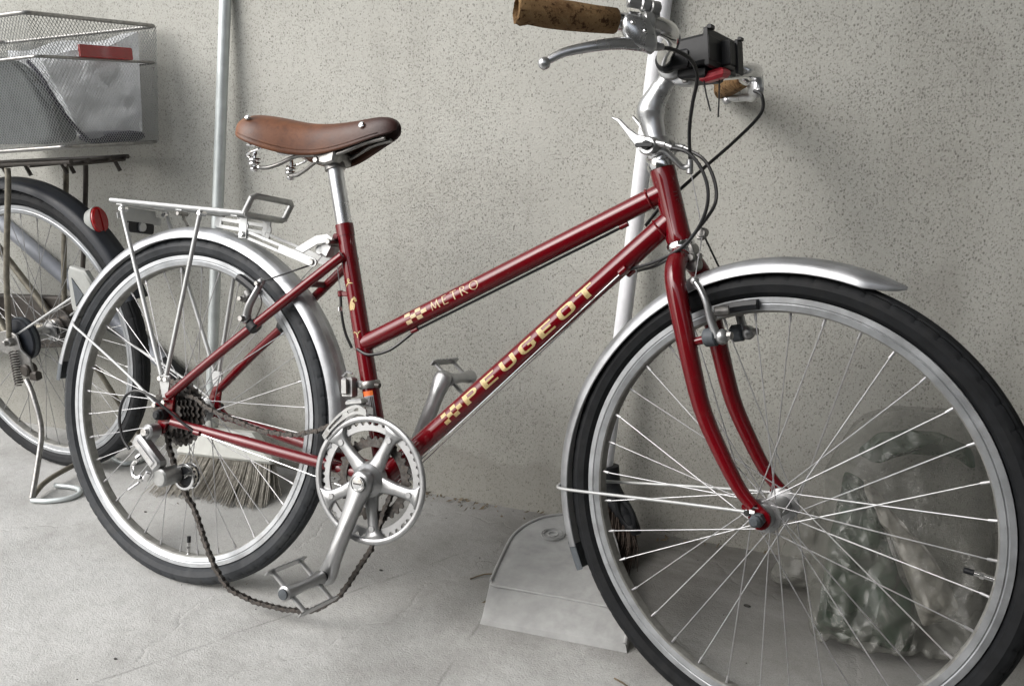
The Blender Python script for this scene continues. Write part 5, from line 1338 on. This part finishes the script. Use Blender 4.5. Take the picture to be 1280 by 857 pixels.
# white-handled broom with black head behind the front wheel
wb = thing('broom', 'white handled broom with black plastic head and brown bristles behind the front wheel', 'broom', (.70, .43, 0))
def lw(x, y, z): return (x - .70, y - .43, z)
top = Vector((.765, wall_y(.765) - .016, 1.02)); low = Vector((.682, .430, .150)); d = (top - low).normalized()
MB().tube([lw(*(low - d * .03)), lw(*(top + d * .30))], .0148, 20).build('handle', M['white'], wb)
m = MB(); pts = spline([lw(.688, .428, .165), lw(.694, .424, .125), lw(.716, .414, .095), lw(.738, .404, .070), lw(.750, .398, .045)], 6); m.tube(pts, [.018] * 6 + [.016] * 10 + [.014] * 9, 14, flat=1.3)
hb_ = m.build('head', M['black'], wb)
m = MB(); m.tube(spline([lw(.716, .398, .120), lw(.735, .395, .112), lw(.752, .390, .092), lw(.756, .388, .068), lw(.742, .392, .066), lw(.724, .396, .085)], 5, closed=True), .005, 8, closed=True); m.build('hanging_loop', M['black'], hb_)
m = MB()
for i in range(150):
    t = rnd.random(); a = Vector((.690 + t * .060, .412 - t * .010 + rnd.uniform(-.012, .012), .100 - t * .045)); e = Vector((.672 + t * .092 + rnd.gauss(0, .006), .385 - t * .05 + rnd.uniform(-.025, .025), rnd.uniform(0, .006)))
    md_ = a.lerp(e, .5) + Vector((.006, 0, .008)); m.tube([lw(*a), lw(*md_), lw(*e)], [.0014, .0012, .0006], 4, cap=False)
o = m.build('bristles', M['rustbristle'], wb); o['kind'] = 'stuff'

# dustpan lying upside down
dp = thing('dustpan', 'dusty grey plastic dustpan lying upside down by the front tyre', 'dustpan', (.69, .22, 0))
out = [(.579, .090), (.703, .0995), (.827, .109), (.818, .160), (.790, .230), (.757, .300), (.728, .360), (.706, .395), (.684, .415), (.657, .426), (.627, .425), (.598, .412), (.569, .388), (.548, .352), (.539, .305), (.548, .235), (.560, .165)]
def hz(x, y): 
    t = (y - .09) / .07
    return .006 + .026 * min(1, max(0, t)) + .020 * min(1, max(0, (y - .16) / .22))
m = MB(); n_ = len(out); cx_, cy_ = .665, .25
rings = []
for s_, dz in ((1.0, -1), (1.0, -.005), (.988, -.001), (.97, .0), (.80, .0), (.6, 0), (.35, 0), (.1, 0)):
    ring = []
    for x, y in out:
        X_, Y_ = cx_ + (x - cx_) * s_, cy_ + (y - cy_) * s_; z = .0005 if dz == -1 else hz(X_, Y_) + dz
        if dz == -1: X_, Y_ = cx_ + (x - cx_) * 1.012, cy_ + (y - cy_) * 1.012
        ring.append((X_ - .69, Y_ - .22, max(z, .0005)))
    rings.append(ring)
vs = [p for r in rings for p in r]; fs = []
for i in range(len(rings) - 1):
    for k in range(n_):
        l = (k + 1) % n_; fs.append((i * n_ + k, i * n_ + l, (i + 1) * n_ + l, (i + 1) * n_ + k))
fs.append(tuple((len(rings) - 1) * n_ + k for k in range(n_)))
m.add(vs, fs); m.build('pan', M['pan'], dp, None, 28)
rim_pts = [(cx_ + (x - cx_) * .985 - .69, cy_ + (y - cy_) * .985 - .22, hz(cx_ + (x - cx_) * .985, cy_ + (y - cy_) * .985) + .0006) for x, y in out[2:]]
MB().tube(spline(rim_pts, 4), .0032, 8).build('rolled_edge', M['pan'], dp)
MB().tube([(.566 - .69, .1585 - .22, hz(.566, .1585) + .001), (.69 - .69, .166 - .22, hz(.69, .166) + .001), (.812 - .69, .172 - .22, hz(.812, .172) + .001)], .0026, 8).build('fold', M['pan'], dp)
for r_ in (.010, .019, .023):
    cz = hz(.61, .335) + .0022; m = MB(); m.annulus(r_, r_ - .0016, (.612 - .69, .335 - .22, cz + .0004), X, Y, Z, -.0012, .0009, 32, .0003); m.build('moulded_ring', M['pan'], dp)

# big translucent bag with green sheeting and crumpled wrapping behind the front wheel
def folded_bag(name, mat, c, rx, ry, rz, seed, n=150):
    m = MB(); vs = []; fs = []; mm = n // 2
    for i in range(mm + 1):
        t = PI * i / mm
        for k in range(n):
            a = 2 * PI * k / n
            x, y, z = math.sin(t) * math.cos(a), math.sin(t) * math.sin(a), math.cos(t)
            e = (abs(x) ** 3.2 + abs(y) ** 3.2 + abs(z) ** 3.2) ** (1 / 3.2); p = Vector((x / e, y / e, z / e))
            f1 = 1 - 2 * abs(mnoise.noise(Vector((p.x * 2.6 + p.z * 1.2 + seed, p.y * 2.6, p.z * .7))))          # long folds
            w = mnoise.noise(p * 2.3 + Vector((seed, 0, 4))) * 1.2
            f2 = 1 - 2 * abs(mnoise.noise(Vector((p.x * 7 + w, p.y * 7 - seed, p.z * 5 + w))))                      # creases
            f3 = 1 - 2 * abs(mnoise.noise(Vector((p.x * 17 + w * 2, p.y * 17, p.z * 14 - w + seed))))
            low = max(0, .25 - p.z)
            s_ = 1 + .075 * f1 + (.024 + .050 * low) * f2 + (.005 + .016 * low) * f3
            vs.append(Vector((c[0] + p.x * rx * s_, c[1] + p.y * ry * s_, max(c[2] + p.z * rz * s_, .002))))
    for i in range(mm):
        for k in range(n):
            l = (k + 1) % n; fs.append((i * n + k, (i + 1) * n + k, (i + 1) * n + l, i * n + l))
    o = m.add(vs, fs).build(name, M[mat], None, None, 75)
    bm = bmesh.new(); bm.from_mesh(o.data); bmesh.ops.remove_doubles(bm, verts=bm.verts[:], dist=.00003); bmesh.ops.recalc_face_normals(bm, faces=bm.faces[:]); bm.to_mesh(o.data); bm.free()
    return o
from mathutils.geometry import delaunay_2d_cdt
def inside(p, poly):
    c = False; n = len(poly)
    for i in range(n):
        a, b = poly[i], poly[i - 1]
        if (a[1] > p[1]) != (b[1] > p[1]) and p[0] < (b[0] - a[0]) * (p[1] - a[1]) / (b[1] - a[1]) + a[0]: c = not c
    return c
def edge_dist(p, poly):
    m = 9
    for i in range(len(poly)):
        a, b = Vector(poly[i - 1]), Vector(poly[i]); ab = b - a; t = max(0, min(1, (Vector(p) - a).dot(ab) / max(1e-9, ab.length_squared)))
        m = min(m, (a + ab * t - Vector(p)).length)
    return m
def sheet_bag(name, mat, outline, front, back, spacing, jit, seed, round_=.03, smooth_ang=16, sub=True):
    """two crinkled sheets over the same outline in (x, z), joined at the rim; spacing(x, z) is the facet size"""
    r = random.Random(seed); dense = []
    for i in range(len(outline)):
        a, b = Vector(outline[i - 1]), Vector(outline[i]); n = max(1, int((b - a).length / .012))
        for k in range(n):
            p = a.lerp(b, k / n); dense.append((p.x + r.uniform(-.002, .002), max(.0015, p.y + r.uniform(-.002, .002))))
    xs = [p[0] for p in outline]; zs = [p[1] for p in outline]; pts = []; tries = 0
    while tries < 9000:
        tries += 1; p = (r.uniform(min(xs), max(xs)), r.uniform(min(zs), max(zs)))
        if not inside(p, outline): continue
        sp = spacing(*p)
        if edge_dist(p, outline) < sp * .4: continue
        if all((p[0] - q_[0]) ** 2 + (p[1] - q_[1]) ** 2 > sp * sp for q_ in pts): pts.append(p)
    nb = len(dense); allp = [Vector(p) for p in dense] + [Vector(p) for p in pts]
    V2, _, F2, *_ = delaunay_2d_cdt(allp, [(i, (i + 1) % nb) for i in range(nb)], [], 1, 1e-5)
    m = MB()
    for side in (0, 1):
        rr_ = random.Random(seed + side); vs = []
        for p in V2:
            e = min(1, edge_dist(p, outline) / round_); prof = math.sqrt(max(0, 1 - (1 - e) ** 2))
            f, b = front(p.x, p.y), back(p.x, p.y); mid = b - .15 * (b - f)
            y = mid + ((f if side == 0 else b) - mid) * prof
            if e > .02: y += rr_.uniform(-1, 1) * jit(p.x, p.y) * (1 if side == 0 else .3)
            vs.append((p.x, min(y, wall_y(p.x) - .004), max(.0015, p.y)))
        m.add(vs, [f if side == 0 else f[::-1] for f in F2])
    o = m.build(name, M[mat], None, None, smooth_ang)
    bm = bmesh.new(); bm.from_mesh(o.data); bmesh.ops.remove_doubles(bm, verts=bm.verts[:], dist=.0006); bmesh.ops.recalc_face_normals(bm, faces=bm.faces[:]); bm.to_mesh(o.data); bm.free()
    o.data.shade_smooth()
    md = o.modifiers.new('soft', 'SUBSURF'); md.levels = md.render_levels = 2
    return o
def bag_front(x, z): return .415 - .225 * (1 - z / .34) ** 1.35 + .035 * mnoise.noise(Vector((x * 9, z * 5, 2)))
def bag_back(x, z): return wall_y(x) - .006
bag_out = [(1.075, .002), (1.16, .001), (1.26, .001), (1.325, .004), (1.348, .05), (1.350, .12), (1.338, .20), (1.330, .27), (1.312, .312), (1.262, .334), (1.215, .330), (1.180, .331), (1.140, .312), (1.112, .286), (1.088, .228), (1.074, .20), (1.082, .14), (1.066, .06)]
pb = sheet_bag('plastic_bag', 'film', bag_out, bag_front, bag_back, lambda x, z: .0085 + .085 * max(0, z - .04) ** 1.1 , lambda x, z: .0110 - .016 * min(.5, z), 5)
tag(pb, 'large crumpled translucent plastic bag slumped against the wall behind the front wheel', 'bag')
def off(d): return lambda x, z: bag_front(x, z) + d
gs = sheet_bag('green_sheeting', 'green', [(1.098, .014), (1.16, .012), (1.232, .013), (1.245, .05), (1.205, .105), (1.175, .165), (1.140, .215), (1.112, .225), (1.105, .17), (1.097, .10)], off(.036), off(.070), lambda x, z: .0125, lambda x, z: .0115, 11)
tag(gs, 'dark green crumpled sheeting in the lower part of the translucent bag', 'sheeting')
gs2 = sheet_bag('green_cloth', 'green', [(1.128, .262), (1.16, .250), (1.21, .272), (1.26, .280), (1.305, .262), (1.298, .288), (1.255, .308), (1.20, .308), (1.155, .296)], off(.026), off(.040), lambda x, z: .012, lambda x, z: .007, 12, .012)
tag(gs2, 'dark green strip folded at the top of the translucent bag', 'cloth')
fo = sheet_bag('wrapping', 'foil', [(1.140, .226), (1.165, .212), (1.200, .180), (1.240, .150), (1.275, .115), (1.298, .085), (1.280, .062), (1.250, .052), (1.232, .085), (1.210, .130), (1.175, .175), (1.148, .205)], off(.010), off(.045), lambda x, z: .009, lambda x, z: .009, 13, .02)
tag(fo, 'crumpled grey wrapping widening towards its lower end inside the translucent bag', 'wrapping')
fp = sheet_bag('plastic_film', 'film', [(1.000, .002), (1.07, .001), (1.10, .03), (1.095, .10), (1.070, .150), (1.045, .12), (1.020, .06)], lambda x, z: .36 + .25 * z, lambda x, z: .44, lambda x, z: .010, lambda x, z: .010, 14)
tag(fp, 'loose heap of thin plastic film beside the large translucent bag', 'plastic film')

# bluish grey tube with a black end leaning behind the second bicycle
a, b = Vector((-1.10, .452, .655)), Vector((-.405, .446, .212)); d = (b - a).normalized()
tp = thing('pole', 'bluish grey tube with black end cap lying aslant against the wall behind the wheels', 'pole', b)
MB().tube([a - d * .3 - b, b - d * .06 - b], .019, 20).build('tube', M['bluegrey'], tp)
MB().lathe([(.0195, 0), (.0195, .055), (.017, .060)], b - d * .06 - b, d, 20).build('end_cap', M['black'], tp)
